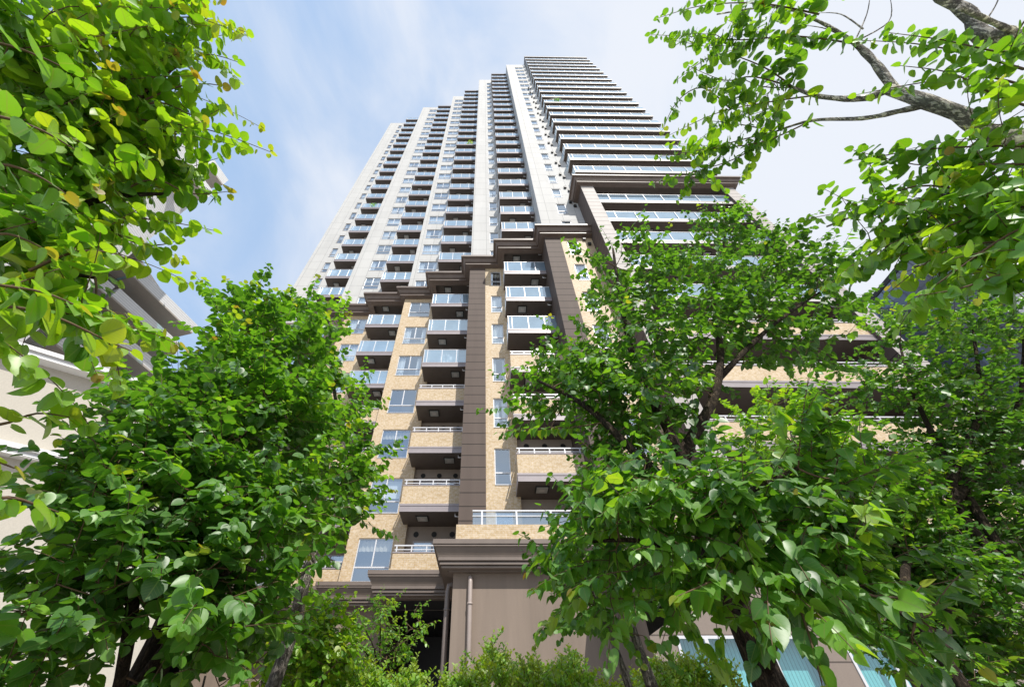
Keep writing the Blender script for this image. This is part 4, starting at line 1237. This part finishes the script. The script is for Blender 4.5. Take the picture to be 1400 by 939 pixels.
# ------------------------------------------------------------------ balcony plants and laundry
leaf_clump("potted_plant", (-2.05, 18.85, zb(17) + .345), .55, 120, .16, LEAFY, (.7, .92), ("yellow green potted plant spilling over a balcony rail high on the white tower",))
leaf_clump("potted_plant", (-14.3, 22.6, zb(13) + .345), .5, 120, .15, LEAF, (.3, .8), ("dark green plant showing over the balcony glass of the leftmost stack",))
leaf_clump("potted_plant", (9.9, 13.5, zb(17) + .345), .6, 130, .16, LEAFD, (.2, .5), ("rounded dark plant under a pale parasol on the wing's upper balcony",))
t = thing("parasol", "pale tilted parasol above a rounded dark plant on the wing's upper balcony", "parasol", (9.9, 13.75, zb(17) + .345))
mb = MB(); mb.tube([(0, 0, 0), (0, .1, 2.3)], .02, FRAMEW, 8); mb.build("pole", t)
mb = MB()
for a in range(8):
    p = lambda q: (1.1 * math.cos(q * math.pi / 4), .1 + .75 * math.sin(q * math.pi / 4), 2.0 - .12 * math.sin(q * math.pi / 4))
    mb.face([p(a), p(a + 1), (0, .1, 2.35)], CURT); mb.face([p(a + 1), p(a), (0, .1, 2.31)], CURT)
mb.build("canopy", t)
t = thing("laundry_rack", "white round laundry rack hung with clothes behind the balcony glass", "laundry rack", (-2.55, 19.0, zb(3) + .345))
mb = MB()
mb.tube([(.32 * math.cos(a * .5236), .2 * math.sin(a * .5236), 1.05) for a in range(13)], .012, FRAMEW, 6); mb.tube([(0, 0, 1.05), (0, 0, 1.35)], .01, FRAMEW, 6); mb.build("rack", t)
for a in range(6):
    mb = MB(); x, y = .3 * math.cos(a * 1.05), .18 * math.sin(a * 1.05)
    for i in range(5):
        mb.face([(x - .09 + .036 * i, y + .012 * (i % 2), .45 + .05 * (a % 3)), (x - .054 + .036 * i, y + .012 * ((i + 1) % 2), .45 + .05 * (a % 3)), (x - .054 + .036 * i, y + .012 * ((i + 1) % 2), 1.04), (x - .09 + .036 * i, y + .012 * (i % 2), 1.04)], CURT)
    mb.build("cloth", t)

# ------------------------------------------------------------------ NEIGHBOURS
# cream and white building on the left
lb = thing("residential_building", "cream rendered building with white sided balconies behind the left trees", "building", (-12, 12, 0))
def lpart(mb, name, parent=None): return mb.build(name, parent or lb, (12, -12, 0) if parent is None else (0, 0, 0))
DA = Vector((.843, .537, 0)); NA_ = Vector((.537, -.843, 0))
O = Vector((-14.4, 10.2, 0))           # a point on the cream wall
def onwall(s, n, z): return O + DA * s + NA_ * n + Vector((0, 0, z))
ZC = 11.0
mb = MB()
mb.face([onwall(-16, 0, 0), onwall(6.4, 0, 0), onwall(6.4, 0, ZC), onwall(-16, 0, ZC)], CREAM)
mb.face([onwall(6.4, 0, 0), onwall(6.4, -14, 0), onwall(6.4, -14, ZC), onwall(6.4, 0, ZC)], CREAM)
mb.face([onwall(-16, 0, ZC), onwall(6.4, 0, ZC), onwall(6.4, -14, ZC), onwall(-16, -14, ZC)], CREAM)
lpart(mb, "cream_wall")
for z, pr in ((ZC, .42), (7.9, .3)):
    mb = MB()
    mb.obox(onwall(-16, 0.002, z - .1), DA * 22.4, NA_ * pr, Vector((0, 0, .16)), SIDING)
    mb.obox(onwall(-16, 0.002, z + .06), DA * 22.45, NA_ * (pr + .08), Vector((0, 0, .14)), SIDING)
    lpart(mb, "ledge")
# upper storeys: white sided balconies set back behind the cream block
def lbalc(x0, x1, y0, y1, z, ph):
    ca, sa = math.cos(math.radians(-15)), math.sin(math.radians(-15))
    rot = lambda p: (x1 + (p[0] - x1) * ca - (p[1] - y0) * sa, y0 + (p[0] - x1) * sa + (p[1] - y0) * ca, p[2])
    b = MB(rot); b.box(x0, x1, y0, y1, z, z + .16, GREYSOF); bo = lpart(b, "balcony")
    b = MB(rot); b.box(x1 - .12, x1, y0, y1, z + .162, z + ph, SIDING); b.box(x0, x1 - .122, y0, y0 + .12, z + .162, z + ph, SIDING); lpart(b, "parapet", bo)
    b = MB(rot); b.box(x0, x1 - .13, y1 - .06, y1 - .03, z + .25, z + ph - .08, PANET); lpart(b, "glass_screen", bo)
    b = MB(rot); b.box(x0, x1 - .122, y1 - .08, y1, z + ph - .06, z + ph + .02, FRAMEW); lpart(b, "handrail", bo)
for z in (39.2, 42.3): lbalc(-29.6, -27.3, 14.2, 16.3, z, 1.3)
for z in (26.8, 29.9, 33.0, 36.1): lbalc(-37.0, -33.7, 19.2, 21.0, z, 1.25)
for z in (23.7, 26.8, 29.9, 33.0): lbalc(-36.8, -32.9, 21.1, 28.5, z, 1.25)
b = MB(); b.box(-42, -29.6, 12.5, 17.5, 0, 45.5, SIDING); lpart(b, "upper_wall")
b = MB(); b.box(-48, -36.5, 17.5, 30, 0, 38.5, SLATW); lpart(b, "upper_wall")
# grey glass office block far right
ob = thing("office_tower", "blue glass office block showing beyond the apartment wing's right end", "office tower", (52, 32, 0))
b = MB(); b.box(-6.2, 14, 0, 20, 0, 42.2, {'f': OFFICED, 't': GREYSOF, '*': OFFICE}, skip=('b',)); b.build("rear_block", ob)
b = MB(); b.box(-1.2, 16, -8.6, -.01, 0, 41.2, {'l': OFFICED, 't': GREYSOF, '*': OFFICEP}, skip=('b',)); b.box(-1.2, 16, -8.6, -.01, 41.202, 43.6, {'t': GREYSOF, '*': OFFICE}, skip=('b',)); b.build("front_block", ob)  # left face painted dark for its shade, other faces paler
b = MB(); b.box(-1.3, 16.1, -8.7, -8.6, 43.2, 43.8, BLACK); b.box(-1.3, -1.2, -8.6, 0, 43.2, 43.8, BLACK); b.build("roof_edge", ob)
ob2 = thing("office_tower", "pale grey building glimpsed through the leaves at the right edge", "office tower", (44, 18, 0))
b = MB(); b.box(0, 22, 0, 2.6, 0, 36, {'t': GREYSOF, '*': SIDING}, skip=('b',)); b.build("body", ob2)
b = MB(); b.box(-.3, 22.3, -.3, 2.6, 36, 36.5, FASCL); b.build("roof_edge", ob2)
